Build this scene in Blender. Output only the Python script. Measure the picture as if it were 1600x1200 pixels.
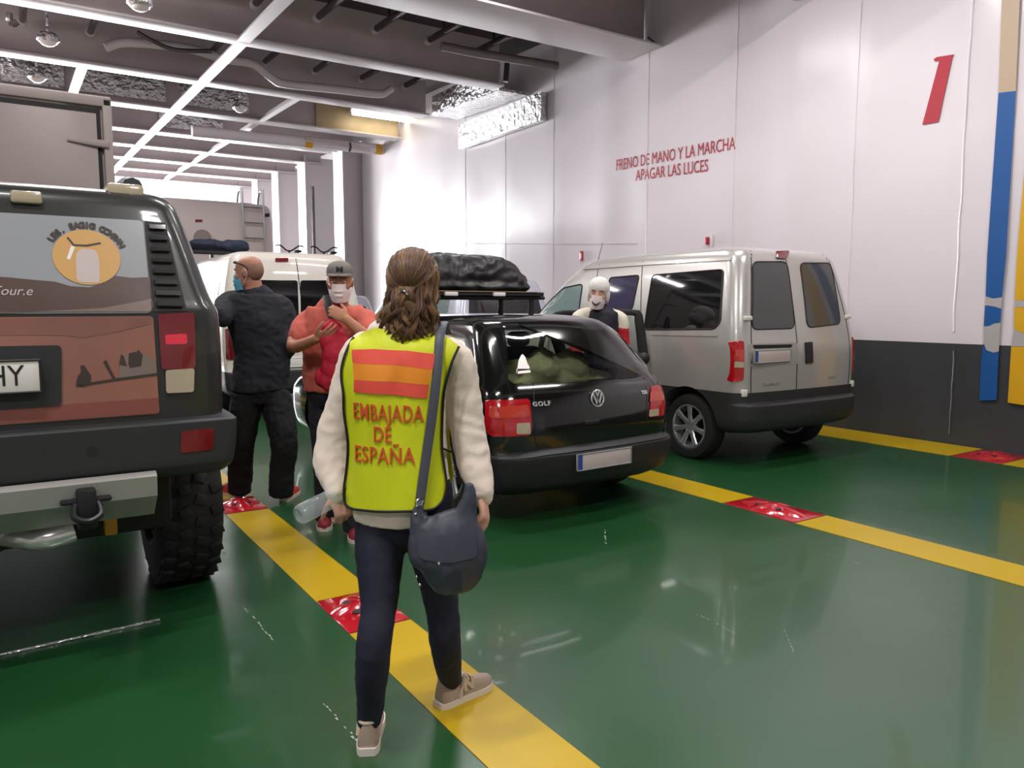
import bpy, bmesh, math, random
from math import sin, cos, pi, radians as R, sqrt, atan2, exp
from mathutils import Vector as V, Matrix, noise
from mathutils.bvhtree import BVHTree
from mathutils.geometry import delaunay_2d_cdt, intersect_point_line

for o in list(bpy.data.objects):
    bpy.data.objects.remove(o)
SC = bpy.context.scene
COL = SC.collection

# ------------------------------------------------------------------ camera
EYE = V((0, 0, 1.47))
YAW, PITCH, FPX = R(33.05656), R(5.805125), 1200.0
cam_d = bpy.data.cameras.new('camera')
cam_d.sensor_fit = 'HORIZONTAL'
cam_d.sensor_width = 36.0
cam_d.lens = 36.0 * FPX / 1600.0
cam_d.clip_start = 0.05
cam_d.clip_end = 200
cam = bpy.data.objects.new('camera', cam_d)
COL.objects.link(cam)
cam.location = EYE
cam.rotation_euler = (pi / 2 - PITCH, 0, -YAW)
SC.camera = cam

# ------------------------------------------------------------------ daylight, lamps, exposure
SC.view_settings.view_transform = 'Standard'
SC.view_settings.look = 'None'
SC.view_settings.gamma = 1.0
SC.view_settings.use_curve_mapping = False
SC.view_settings.exposure = 0.0
world = bpy.data.worlds.new('open_sky')
SC.world = world
world.use_nodes = True
world.node_tree.nodes['Background'].inputs[0].default_value = (0.93, 0.95, 1.0, 1)
world.node_tree.nodes['Background'].inputs[1].default_value = 3.0


def area(name, loc, rot, sx, sy, power, col=(1, 1, 1), spread=180):
    l = bpy.data.lights.new(name, 'AREA')
    l.shape = 'RECTANGLE'
    l.size, l.size_y = sx, sy
    l.energy = power
    l.color = col
    l.spread = R(spread)
    o = bpy.data.objects.new(name, l)
    COL.objects.link(o)
    o.location = loc
    o.rotation_euler = rot
    return o


# daylight falling in through the open end of the deck
area('daylight_opening', (0, 33.5, 3.0), (R(-90), 0, 0), 17.0, 5.6, 8500, (0.95, 0.97, 1.0))
# unseen fluorescent battens over the lanes, several added for fill (fixtures are built further down)
LAMPS = [(-4.5, 4.8), (-1.5, 10.7), (-1.6, 13.7), (-1.8, 16.6), (-0.6, 1.8), (0.4, 7.9), (2.6, -1.2), (2.6, 4.8), (5.9, 1.8), (5.9, 4.8), (4.9, 7.9), (-4.5, -1.2), (1.0, 10.6)]
LAMP_Z = 5.62
for lx, ly in LAMPS:
    area('unseen_batten_lamp', (lx, ly, LAMP_Z - 0.09), (0, 0, 0), 1.5, 0.16, 150 if ly < 2.5 and lx < 3 else 84, (1.0, 0.955, 0.95))
    area('upward_web_fill', (lx, ly, LAMP_Z + 0.09), (pi, 0, 0), 1.5, 0.16, 85 if ly > 10 else 22, (1.0, 0.955, 0.95))  # extra upward light added to brighten the girder webs


# ------------------------------------------------------------------ helpers
def lin(c):
    return tuple(((v / 12.92) if v <= 0.04045 else ((v + 0.055) / 1.055) ** 2.4) for v in c)


def rgb(r, g, b):
    return lin((r / 255, g / 255, b / 255))


MATS = {}


def mat(name, col, rough=0.5, metal=0.0, coat=0.0, spec=0.5, bump=None, vary=None, trans=0.0, alpha=1.0, emit=None, sheen=0.0, rvary=None, ior=1.45):
    """procedural principled material; bump=(scale,strength[,distance]); vary=(scale, amount) dirt-like tint"""
    m = bpy.data.materials.new(name)
    m.use_nodes = True
    nt = m.node_tree
    b = nt.nodes['Principled BSDF']
    I = b.inputs
    I['Base Color'].default_value = (*col, 1)
    I['Roughness'].default_value = rough
    I['Metallic'].default_value = metal
    I['Coat Weight'].default_value = coat
    I['Coat Roughness'].default_value = 0.05
    I['Specular IOR Level'].default_value = spec
    I['Transmission Weight'].default_value = trans
    I['Alpha'].default_value = alpha
    I['IOR'].default_value = ior
    if sheen:
        I['Sheen Weight'].default_value = sheen
    if emit:
        I['Emission Color'].default_value = (*emit[0], 1)
        I['Emission Strength'].default_value = emit[1]
    tc = nt.nodes.new('ShaderNodeTexCoord')
    if bump:
        n = nt.nodes.new('ShaderNodeTexNoise')
        n.inputs['Scale'].default_value = bump[0]
        n.inputs['Detail'].default_value = 4
        bp = nt.nodes.new('ShaderNodeBump')
        bp.inputs['Strength'].default_value = bump[1]
        bp.inputs['Distance'].default_value = bump[2] if len(bump) > 2 else 0.01
        nt.links.new(tc.outputs['Object'], n.inputs['Vector'])
        nt.links.new(n.outputs['Fac'], bp.inputs['Height'])
        nt.links.new(bp.outputs['Normal'], I['Normal'])
    if vary:
        n = nt.nodes.new('ShaderNodeTexNoise')
        n.inputs['Scale'].default_value = vary[0]
        n.inputs['Detail'].default_value = 5
        mx = nt.nodes.new('ShaderNodeMix')
        mx.data_type = 'RGBA'
        c2 = vary[2] if len(vary) > 2 else tuple(max(0, v * (1 - vary[1])) for v in col)
        mx.inputs[6].default_value = (*col, 1)
        mx.inputs[7].default_value = (*c2, 1)
        mr = nt.nodes.new('ShaderNodeMapRange')
        mr.inputs[1].default_value = 0.2
        mr.inputs[2].default_value = 0.8
        nt.links.new(tc.outputs['Object'], n.inputs['Vector'])
        nt.links.new(n.outputs['Fac'], mr.inputs[0])
        nt.links.new(mr.outputs[0], mx.inputs[0])
        nt.links.new(mx.outputs[2], I['Base Color'])
    if rvary:
        n = nt.nodes.new('ShaderNodeTexNoise')
        n.inputs['Scale'].default_value = rvary[0]
        n.inputs['Detail'].default_value = 1.5
        mr = nt.nodes.new('ShaderNodeMapRange')
        mr.inputs[1].default_value = 0.15
        mr.inputs[2].default_value = 0.85
        mr.inputs[3].default_value = rvary[1]
        mr.inputs[4].default_value = rvary[2]
        nt.links.new(tc.outputs['Object'], n.inputs['Vector'])
        nt.links.new(n.outputs['Fac'], mr.inputs[0])
        nt.links.new(mr.outputs[0], I['Roughness'])
    MATS[name] = m
    return m


def finish_mesh(me, angle=38):
    bm = bmesh.new()
    bm.from_mesh(me)
    bmesh.ops.recalc_face_normals(bm, faces=bm.faces)
    a = R(angle)
    for f in bm.faces:
        f.smooth = True
    for e in bm.edges:
        e.smooth = not (len(e.link_faces) != 2 or e.calc_face_angle(0) > a)
    bm.to_mesh(me)
    bm.free()


def link(name, me, parent=None, loc=None, rz=0):
    o = bpy.data.objects.new(name, me)
    COL.objects.link(o)
    if parent is not None:
        o.parent = parent
    if loc is not None:
        o.location = loc
    if rz:
        o.rotation_euler.z = rz
    return o


class MB:
    """collects shapes; build() links them as one mesh object"""

    def __init__(s):
        s.v, s.f, s.mi, s.cur = [], [], [], 0

    def add(s, vs, fs):
        k = len(s.v)
        s.v += [tuple(v) for v in vs]
        s.f += [tuple(i + k for i in f) for f in fs]
        s.mi += [s.cur] * len(fs)
        return s

    def box(s, lo, hi, bev=0.0, M=None):
        lo, hi = V(lo), V(hi)
        lo, hi = V([min(a, b) for a, b in zip(lo, hi)]), V([max(a, b) for a, b in zip(lo, hi)])
        bm = bmesh.new()
        bmesh.ops.create_cube(bm, size=1)
        for v in bm.verts:
            v.co = V([(lo[i] + hi[i]) / 2 + v.co[i] * (hi[i] - lo[i]) for i in range(3)])
        if bev:
            bev = min(bev, 0.45 * min(hi - lo))
            bmesh.ops.bevel(bm, geom=bm.edges[:], offset=bev, segments=2, profile=0.5, affect='EDGES')
        return s.bm(bm, M)

    def bm(s, bm, M=None):
        bm.verts.index_update()
        vs = [(M @ v.co) if M else v.co.copy() for v in bm.verts]
        s.add(vs, [[v.index for v in f.verts] for f in bm.faces])
        bm.free()
        return s

    def tube(s, pts, rad, n=10, cap=True, smooth=0, flat=1.0, up=None):
        """sweep; rad number / list / list of (a,b) ; rounded ends by cap='round'"""
        pts = [V(p) for p in pts]
        m = len(pts)
        rad = list(rad) if isinstance(rad, (list, tuple)) else [rad] * m
        rad = [(r, r * flat) if not isinstance(r, (tuple, list)) else r for r in rad]
        if smooth:
            pts, rad = cat(pts, rad, smooth)
            m = len(pts)
        if cap == 'round':
            t0 = (pts[0] - pts[1]).normalized()
            t1 = (pts[-1] - pts[-2]).normalized()
            pre, post = [], []
            for a in (80, 55, 28):
                k, c = sin(R(a)), cos(R(a))
                pre.append((pts[0] + t0 * min(rad[0]) * k, (rad[0][0] * c, rad[0][1] * c)))
            for a in (28, 55, 80):
                k, c = sin(R(a)), cos(R(a))
                post.append((pts[-1] + t1 * min(rad[-1]) * k, (rad[-1][0] * c, rad[-1][1] * c)))
            pts = [p for p, r in pre] + pts + [p for p, r in post]
            rad = [r for p, r in pre] + rad + [r for p, r in post]
            m = len(pts)
        up = V(up) if up is not None else None
        vs, fs = [], []
        ref = None
        for i in range(m):
            t = (pts[min(i + 1, m - 1)] - pts[max(i - 1, 0)])
            t = t.normalized() if t.length > 1e-9 else V((0, 0, 1))
            if up is not None:
                a = up - t * up.dot(t)
                if a.length < 1e-4:
                    a = t.orthogonal()
            elif ref is None:
                a = t.cross(V((0, 0, 1)))
                if a.length < 1e-3:
                    a = V((1, 0, 0))
            else:
                a = ref - t * ref.dot(t)
            a.normalize()
            ref = a
            b = t.cross(a)
            for k in range(n):
                an = 2 * pi * k / n
                vs.append(pts[i] + a * cos(an) * rad[i][0] + b * sin(an) * rad[i][1])
        for i in range(m - 1):
            for k in range(n):
                k2 = (k + 1) % n
                fs.append((i * n + k, i * n + k2, (i + 1) * n + k2, (i + 1) * n + k))
        if cap:
            fs.append(tuple(range(n))[::-1])
            fs.append(tuple((m - 1) * n + k for k in range(n)))
        return s.add(vs, fs)

    def lathe(s, prof, n=24, M=None, close=False):
        """prof: (r, h) pairs turned about z"""
        vs, fs = [], []
        for r, h in prof:
            for k in range(n):
                a = 2 * pi * k / n
                p = V((r * cos(a), r * sin(a), h))
                vs.append(M @ p if M else p)
        m = len(prof)
        for i in range(m - 1):
            for k in range(n):
                k2 = (k + 1) % n
                fs.append((i * n + k, i * n + k2, (i + 1) * n + k2, (i + 1) * n + k))
        if close:
            for k in range(n):
                k2 = (k + 1) % n
                fs.append(((m - 1) * n + k, (m - 1) * n + k2, k2, k))
        else:
            fs.append(tuple(range(n))[::-1])
            fs.append(tuple((m - 1) * n + k for k in range(n)))
        return s.add(vs, fs)

    def ball(s, c, r, n=12, M=None):
        """ellipsoid, r = number or (rx,ry,rz)"""
        r = r if isinstance(r, (tuple, list)) else (r, r, r)
        bm = bmesh.new()
        bmesh.ops.create_uvsphere(bm, u_segments=n * 2, v_segments=n, radius=1)
        for v in bm.verts:
            p = V((v.co.x * r[0], v.co.y * r[1], v.co.z * r[2]))
            if M:
                p = M @ p
            v.co = p + V(c)
        return s.bm(bm)

    def prism(s, poly, depth, M):
        """polygon in the xy plane of M, thick along +z of M"""
        n = len(poly)
        vs = [M @ V((x, y, 0)) for x, y in poly] + [M @ V((x, y, depth)) for x, y in poly]
        fs = [tuple(range(n))[::-1], tuple(range(n, 2 * n))]
        fs += [(i, (i + 1) % n, n + (i + 1) % n, n + i) for i in range(n)]
        return s.add(vs, fs)

    def mesh(s, name='m', angle=38, weld=0):
        me = bpy.data.meshes.new(name)
        me.from_pydata(s.v, [], s.f)
        for p, i in zip(me.polygons, s.mi):
            p.material_index = i
        if weld:
            bm = bmesh.new()
            bm.from_mesh(me)
            bmesh.ops.remove_doubles(bm, verts=bm.verts, dist=weld)
            bm.to_mesh(me)
            bm.free()
        finish_mesh(me, angle)
        return me

    def build(s, name, m, parent=None, loc=None, rz=0, angle=38, weld=0):
        me = s.mesh(name, angle, weld)
        for k in (m if isinstance(m, (list, tuple)) else [m]):
            me.materials.append(k)
        return link(name, me, parent, loc, rz)


def cat(pts, rad, k):
    """Catmull-Rom resampling of a path with its radii"""
    P, Q = [], []
    n = len(pts)
    for i in range(n - 1):
        a, b, c, d = max(i - 1, 0), i, i + 1, min(i + 2, n - 1)
        for j in range(k):
            t = j / k
            w = (-.5 * t + t * t - .5 * t ** 3, 1 - 2.5 * t * t + 1.5 * t ** 3, .5 * t + 2 * t * t - 1.5 * t ** 3, -.5 * t * t + .5 * t ** 3)
            P.append(pts[a] * w[0] + pts[b] * w[1] + pts[c] * w[2] + pts[d] * w[3])
            Q.append(tuple(max(1e-4, rad[a][h] * w[0] + rad[b][h] * w[1] + rad[c][h] * w[2] + rad[d][h] * w[3]) for h in (0, 1)))
    return P + [pts[-1]], Q + [rad[-1]]


def tag(o, label=None, category=None, group=None, kind=None):
    for k, v in (('label', label), ('category', category), ('group', group), ('kind', kind)):
        if v:
            o[k] = v
    return o


def thing(name, label, category, loc=(0, 0, 0), rz=0, group=None):
    o = bpy.data.objects.new(name, None)
    o.empty_display_size = 0.1
    COL.objects.link(o)
    o.location = loc
    o.rotation_euler.z = rz
    return tag(o, label, category, group)


def copy_tree(o, parent=None):
    c = o.copy()
    COL.objects.link(c)
    c.parent = parent
    for ch in list(o.children):
        copy_tree(ch, c)
    return c


def evaluated(me, setup):
    """mesh after the modifiers that setup(obj) adds"""
    o = bpy.data.objects.new('tmp', me)
    COL.objects.link(o)
    setup(o)
    dg = bpy.context.evaluated_depsgraph_get()
    dg.update()
    r = bpy.data.meshes.new_from_object(o.evaluated_get(dg), preserve_all_data_layers=False, depsgraph=dg)
    bpy.data.objects.remove(o)
    return r


def fuse(mb, voxel=0.008, smooth=4, fac=0.5):
    """one continuous skin over all shapes of mb"""
    me = bpy.data.meshes.new('fuse')
    me.from_pydata(mb.v, [], mb.f)
    bm = bmesh.new()
    bm.from_mesh(me)
    bmesh.ops.recalc_face_normals(bm, faces=bm.faces)
    bm.to_mesh(me)
    bm.free()

    def setup(o):
        m = o.modifiers.new('r', 'REMESH')
        m.mode = 'VOXEL'
        m.voxel_size = voxel
        m.use_smooth_shade = True
        if smooth:
            k = o.modifiers.new('s', 'SMOOTH')
            k.iterations = smooth
            k.factor = fac
    r = evaluated(me, setup)
    for p in r.polygons:
        p.use_smooth = True
    return r


def boolean(me, cutters, op='DIFFERENCE'):
    objs = []

    def setup(o):
        for i, c in enumerate(cutters):
            co = bpy.data.objects.new('cut', c)
            COL.objects.link(co)
            objs.append(co)
            b = o.modifiers.new('b%d' % i, 'BOOLEAN')
            b.operation = op
            b.solver = 'EXACT'
            b.object = co
    r = evaluated(me, setup)
    for c in objs:
        bpy.data.objects.remove(c)
    return r


def bvh_of(me):
    return BVHTree.FromPolygons([v.co.copy() for v in me.vertices], [tuple(p.vertices) for p in me.polygons])


AX = {'R': (lambda a, b: V((a, -6, b)), V((0, 1, 0))), 'F': (lambda a, b: V((a, 12, b)), V((0, -1, 0))),
      'L': (lambda a, b: V((-6, a, b)), V((1, 0, 0))), 'S': (lambda a, b: V((6, a, b)), V((-1, 0, 0))),
      'T': (lambda a, b: V((a, b, 9)), V((0, 0, -1)))}


def project(bvh, a, b, axis, off):
    f, d = AX[axis] if isinstance(axis, str) else axis
    o = f(a, b)
    hit, nor, i, dist = bvh.ray_cast(o, d)
    if hit is None:
        for dx, dz in ((0, -.03), (0, .03), (-.03, 0), (.03, 0), (0, -.08), (0, .08), (.08, 0), (-.08, 0)):
            h2, nor, i, dist = bvh.ray_cast(f(a + dx, b + dz), d)
            if h2 is not None:
                hit = o + d * ((h2 - o).dot(d))
                break
    if hit is None:
        p, nor, i, dist = bvh.find_nearest(o + d * 6)
        hit = o + d * ((p - o).dot(d))
        return hit - d * off
    k = max(0.3, abs(nor.dot(d)))
    return hit - d * (off / k)


def resample(poly, res):
    out = []
    n = len(poly)
    for i in range(n):
        a, b = V(poly[i]), V(poly[(i + 1) % n])
        k = max(1, int(math.ceil((b - a).length / res)))
        out += [tuple(a.lerp(b, j / k)) for j in range(k)]
    return out


def inside(p, poly):
    x, y = p
    c = False
    n = len(poly)
    for i in range(n):
        x1, y1 = poly[i]
        x2, y2 = poly[(i + 1) % n]
        if (y1 > y) != (y2 > y) and x < (x2 - x1) * (y - y1) / (y2 - y1) + x1:
            c = not c
    return c


def edge_dist(p, poly):
    d = 9e9
    P = V((p[0], p[1], 0))
    for i in range(len(poly)):
        a, b = V((*poly[i], 0)), V((*poly[(i + 1) % len(poly)], 0))
        q, t = intersect_point_line(P, a, b)
        q = a if t < 0 else (b if t > 1 else q)
        d = min(d, (q - P).length)
    return d


def rpoly(pts, r=0.03, n=4):
    """polygon with rounded corners"""
    out = []
    m = len(pts)
    for i in range(m):
        p, a, b = V(pts[i]), V(pts[i - 1]), V(pts[(i + 1) % m])
        u, w = (a - p), (b - p)
        rr = r[i] if isinstance(r, (list, tuple)) else r
        k = min(rr, u.length * .45, w.length * .45)
        s, e = p + u.normalized() * k, p + w.normalized() * k
        for j in range(n + 1):
            t = j / n
            out.append(tuple(s * (1 - t) ** 2 + p * 2 * t * (1 - t) + e * t * t))
    return out


def rect(x0, z0, x1, z1):
    return [(x0, z0), (x1, z0), (x1, z1), (x0, z1)]


def ribbon(path, w):
    """outline of a strip of width w along a 2D path"""
    P = [V(p) for p in path]
    L, Rr = [], []
    for i, p in enumerate(P):
        t = (P[min(i + 1, len(P) - 1)] - P[max(i - 1, 0)]).normalized()
        nrm = V((-t.y, t.x)) * w / 2
        L.append(tuple(p + nrm))
        Rr.append(tuple(p - nrm))
    return L + Rr[::-1]


def grid_poly(poly, res):
    bd = resample(poly, res)
    xs = [p[0] for p in bd]
    ys = [p[1] for p in bd]
    pts = list(bd)
    ny = int((max(ys) - min(ys)) / res) + 1
    nx = int((max(xs) - min(xs)) / res) + 1
    if nx * ny < 6000:
        for i in range(nx + 1):
            for j in range(ny + 1):
                p = (min(xs) + (i + .5) * res, min(ys) + (j + .5) * res)
                if inside(p, bd) and edge_dist(p, poly) > res * .4:
                    pts.append(p)
    n = len(bd)
    r = delaunay_2d_cdt([V(p) for p in pts], [(i, (i + 1) % n) for i in range(n)], [list(range(n))], 1, 1e-6)
    return [tuple(v) for v in r[0]], [tuple(f) for f in r[2]]


def solid_sheet(mb, front, back, faces):
    n = len(front)
    cnt = {}
    for f in faces:
        for i in range(len(f)):
            e = (f[i], f[(i + 1) % len(f)])
            cnt[e] = 1
    fs = list(faces) + [tuple(i + n for i in f)[::-1] for f in faces]
    for (a, b) in cnt:
        if (b, a) not in cnt:
            fs.append((b, a, a + n, b + n))
    mb.add(front + back, fs)


def panel_mb(mb, bvh, poly, axis, off=0.004, thick=0.012, res=0.05):
    v2, fs = grid_poly(poly, res)
    d = (AX[axis] if isinstance(axis, str) else axis)[1]
    fr = [project(bvh, a, b, axis, off) for a, b in v2]
    solid_sheet(mb, fr, [p + d * thick for p in fr], fs)
    return mb


def panel(name, bvh, poly, axis, m, parent=None, off=0.004, thick=0.012, res=0.05, angle=40):
    """a sheet with the outline poly lying on a body"""
    mb = MB()
    for q in (poly if isinstance(poly[0][0], (tuple, list)) else [poly]):
        panel_mb(mb, bvh, q, axis, off, thick, res)
    return mb.build(name, m, parent, angle=angle)


def bead(name, bvh, path, axis, r, m, parent=None, off=.003, res=.05, closed=True):
    """a round bead running along an outline on a body"""
    q = resample(path, res) if closed else path
    pts = [project(bvh, a, b, axis, off) for a, b in q]
    if closed:
        pts = pts + pts[:2]
    mb = MB()
    mb.tube(pts, r, 6)
    return mb.build(name, m, parent)


def text_mesh2d(body, size, xs=1.0, shear=0.0, align='CENTER', space=1.0, bold=0.0):
    c = bpy.data.curves.new('t', 'FONT')
    c.body = body
    c.size = size
    c.align_x = align
    c.align_y = 'CENTER'
    c.space_character = space
    c.shear = shear
    c.offset = bold
    c.resolution_u = 3
    o = bpy.data.objects.new('t', c)
    COL.objects.link(o)
    dg = bpy.context.evaluated_depsgraph_get()
    dg.update()
    me = bpy.data.meshes.new_from_object(o.evaluated_get(dg), depsgraph=dg)
    bpy.data.objects.remove(o)
    bm = bmesh.new()
    bm.from_mesh(me)
    bmesh.ops.triangulate(bm, faces=bm.faces)
    return bm, xs


def text_sheet(mb, body, size, fn, back, xs=1.0, shear=0.0, space=1.0, bold=0.0, res=None, align='CENTER'):
    """letters laid by fn(x,y)->point and thick by the vector back"""
    bm, xs = text_mesh2d(body, size, xs, shear, align, space, bold)
    if res:
        for _ in range(4):
            le = [e for e in bm.edges if e.calc_length() > res]
            if not le:
                break
            bmesh.ops.subdivide_edges(bm, edges=le, cuts=1)
            bmesh.ops.triangulate(bm, faces=[f for f in bm.faces if len(f.verts) > 3])
    bm.verts.index_update()
    fr = [fn(v.co.x * xs, v.co.y) for v in bm.verts]
    fs = [tuple(v.index for v in f.verts) for f in bm.faces]
    solid_sheet(mb, fr, [p + back for p in fr], fs)
    bm.free()
    return mb


def turn(loc, rx=0, ry=0, rz=0):
    return Matrix.Translation(V(loc)) @ Matrix.Rotation(rz, 4, 'Z') @ Matrix.Rotation(ry, 4, 'Y') @ Matrix.Rotation(rx, 4, 'X')


# points of the place given by where a sight line at depth d ends (used to take measurements)
_f = V((sin(YAW) * cos(PITCH), cos(YAW) * cos(PITCH), -sin(PITCH)))
_r = V((cos(YAW), -sin(YAW), 0))
_u = _r.cross(_f)


def at(px, py, d):
    return EYE + (_f + _r * ((px - 800) / FPX) + _u * ((600 - py) / FPX)) * d


def onX(px, py, X):
    d = _f + _r * ((px - 800) / FPX) + _u * ((600 - py) / FPX)
    return EYE + d * (X / d.x)


def onY(px, py, Y):
    d = _f + _r * ((px - 800) / FPX) + _u * ((600 - py) / FPX)
    return EYE + d * (Y / d.y)


def onZ(px, py, Z):
    d = _f + _r * ((px - 800) / FPX) + _u * ((600 - py) / FPX)
    return EYE + d * ((Z - EYE.z) / d.z)
# ------------------------------------------------------------------ materials of the place
mat('deck_green', rgb(28, 78, 40), 0.3, spec=1.0, coat=.25, bump=(2.2, 0.05, 0.02), vary=(0.7, 0.2), rvary=(0.8, 0.24, 0.36))
mat('road_yellow', rgb(190, 158, 14), 0.34, vary=(2, .1))
mat('socket_red', rgb(178, 22, 38), 0.14, coat=.6, bump=(40, .4, .004))
mat('wall_white', rgb(222, 214, 219), 0.26, bump=(1.6, 0.16, 0.04))
mat('wall_grey', rgb(66, 67, 70), 0.36, bump=(1.5, .1, .03), vary=(1.5, .2))
mat('steel_white', rgb(205, 198, 201), 0.35, bump=(5, .08, .01))
mat('steel_grey', rgb(196, 184, 184), 0.5, vary=(1.5, .2))
mat('deckhead_dark', rgb(84, 77, 76), 0.6, vary=(2, .5))  # shade up between the girders is put into this dark colour
mat('pipe_dark', rgb(112, 106, 106), 0.24, metal=.7, vary=(4, .4))
mat('pipe_grey', rgb(112, 104, 102), 0.4)
mat('pipe_white', rgb(205, 198, 198), 0.35)
mat('foil', (0.66, 0.65, 0.66), 0.22, metal=0.8, bump=(8, 1.0, 0.09))
mat('lamplit_panel', rgb(188, 168, 134), 0.5, vary=(3, .25))  # warm lamplight on the girder web put into the colour
mat('band_yellow', rgb(205, 150, 20), 0.4)
mat('paint_red', rgb(176, 42, 58), 0.35)
mat('paint_blue', rgb(28, 84, 150), 0.4)
mat('paint_tan', rgb(186, 164, 138), 0.45)
mat('paint_amber', rgb(214, 164, 30), 0.4)
mat('paint_worn', rgb(176, 172, 172), 0.5, vary=(6, .1))
mat('tube_glow', (1, 1, 1), 0.5, emit=((1, .97, .93), 6.0))
mat('tube_warm', (1, 1, 1), 0.5, emit=((1, .96, .85), 7.0))
mat('black_rubber', rgb(30, 30, 31), 0.6)
mat('black_plastic', rgb(42, 43, 44), 0.45, bump=(90, .08, .002))
mat('sign_white', rgb(235, 230, 225), 0.4)

WX = 8.35                       # casing wall


def rise(y, z=0.0):             # the deckhead climbs slightly along the ship
    return 5.01 + 0.0315 * y + z


# ------------------------------------------------------------------ floor
mb = MB()
mb.box((-9.2, -7, -0.2), (9.6, 34, 0))
floor = tag(mb.build('floor', MATS['deck_green']), kind='structure')


def lane(name, x0, x1, spans, h=.003):
    mb = MB()
    for a, b in spans:
        mb.box((x0, a, -.01), (x1, b, h))
    return mb.build(name, MATS['road_yellow'], floor)


lane('lane_marking', 1.2, 1.5, [(-7, 3.18), (3.64, 5.55), (6.0, 33)])
lane('lane_marking', 4.39, 4.74, [(-7, 3.22), (3.86, 33)])
lane('lane_marking', 7.68, 8.33, [(-7, 3.42), (3.9, 20.4)])
lane('lane_marking', -2.0, -1.7, [(-7, 33)])


def socket(x, y, w, l, label):
    t = thing('lashing_socket', label, 'deck fitting', (x, y, 0), 0, 'red lashing sockets')
    mb = MB()
    mb.box((-w / 2, -l / 2, -.01), (w / 2, l / 2, .006), .004)
    mb.build('base_plate', MATS['socket_red'], t)
    n, prof = 40, []
    vs, fs = [], []
    ks = [0, .2, .4, .6, .8, .92, 1]
    for q in ks:
        for k in range(n):
            a = 2 * pi * k / n
            lob = 0.86 + .14 * cos(4 * a)
            rx, ry = w * .5 * lob, l * .46 * lob
            z = .006 + .042 * (1 - q ** 2.2) - .03 * exp(-((q - .42) / .13) ** 2) * max(0, cos(4 * a + pi)) ** 1.5
            vs.append((rx * q, ry * q, z) if q == 0 else (rx * q * cos(a), ry * q * sin(a), z))
    for i in range(len(ks) - 1):
        for k in range(n):
            k2 = (k + 1) % n
            fs.append((i * n + k, i * n + k2, (i + 1) * n + k2, (i + 1) * n + k))
    m2 = MB()
    m2.add(vs, fs)
    m2.build('dome', MATS['socket_red'], t, weld=1e-5)
    for k in range(4):
        a = pi / 4 + k * pi / 2
        m3 = MB()
        c = V((cos(a) * w * .22, sin(a) * l * .2, .026))
        m3.lathe([(.001, .0), (.024, .001), (.026, .004), (.02, .006), (.001, .004)], 14, Matrix.Translation(c))
        m3.build('slot', MATS['black_rubber'], t)
    return t


socket(1.35, 3.41, .3, .44, 'red lashing socket in the near yellow line beside the walking woman')
socket(1.35, 5.78, .3, .42, 'red lashing socket behind the off-road vehicle wheel at the bald man\'s feet')
socket(4.565, 3.54, .34, .62, 'red lashing socket in the middle yellow line, right of the black hatchback')
socket(8.0, 3.66, .6, .46, 'red lashing socket in the yellow edge strip against the casing wall')

# scuffs in the floor paint
mat('scuff', rgb(170, 178, 172), 0.5)
mb = MB()
random.seed(4)


def scuff(p0, p1, w):
    a, b = onZ(*p0, 0), onZ(*p1, 0)
    d = (b - a)
    nrm = V((-d.y, d.x, 0)).normalized()
    n = 14
    for i in range(n):
        if random.random() < .25:
            continue
        s, e = a + d * (i / n), a + d * ((i + random.uniform(.5, .95)) / n)
        ww = w * random.uniform(.3, 1)
        j = nrm * random.uniform(-.004, .004)
        s, e = s + j, e + j
        vs = [s - nrm * ww, s + nrm * ww, e + nrm * ww * .5, e - nrm * ww * .5]
        mb.add([(v.x, v.y, .0012) for v in vs], [(0, 1, 2, 3)])


scuff((372, 938), (428, 1002), .004)
scuff((503, 1095), (560, 1160), .005)
scuff((1295, 866), (1345, 882), .004)
scuff((945, 828), (946, 850), .006)
scuff((1080, 955), (1150, 990), .003)
scuff((1225, 985), (1240, 1020), .003)
mb.build('floor_scuffs', MATS['scuff'], floor)
mb = MB()
mb.cur = 0
a, b = onZ(-40, 1034, 0), onZ(250, 970, 0)
mb.tube([V((a.x, a.y, .006)), V(((a.x + b.x) / 2, (a.y + b.y) / 2, .006)), V((b.x, b.y, .006))], .007, 8)
tag(mb.build('steel_rod', MATS['foil']), 'thin bright metal strip lying on the green deck behind the off-road vehicle', 'metal strip')

# ------------------------------------------------------------------ casing wall on the right
SEAMS = [-6, -4.4, -2.8, -1.2, 0.4, 1.9, 3.0, 4.27, 5.51, 6.44, 7.3, 9.01, 9.95, 11.45, 13.06, 14.65, 15.76, 17.3, 18.9, 20.4]
ys, zs = [], [0, 1.074, 1.084, 2.0, 2.55, 3.2, 3.9, 4.6, 5.3, 6.5]
for a, b in zip(SEAMS[:-1], SEAMS[1:]):
    ys += [a + (b - a) * k / 6 for k in range(6)]
ys.append(SEAMS[-1])


def wall_x(y, z):
    for i, (a, b) in enumerate(zip(SEAMS[:-1], SEAMS[1:])):
        if a <= y <= b:
            t = (y - a) / (b - a)
            return WX + (.016 + .010 * sin(i * 2.3)) * sin(pi * t) * (1 - .35 * cos(z * 2 + i))
    return WX


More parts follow.
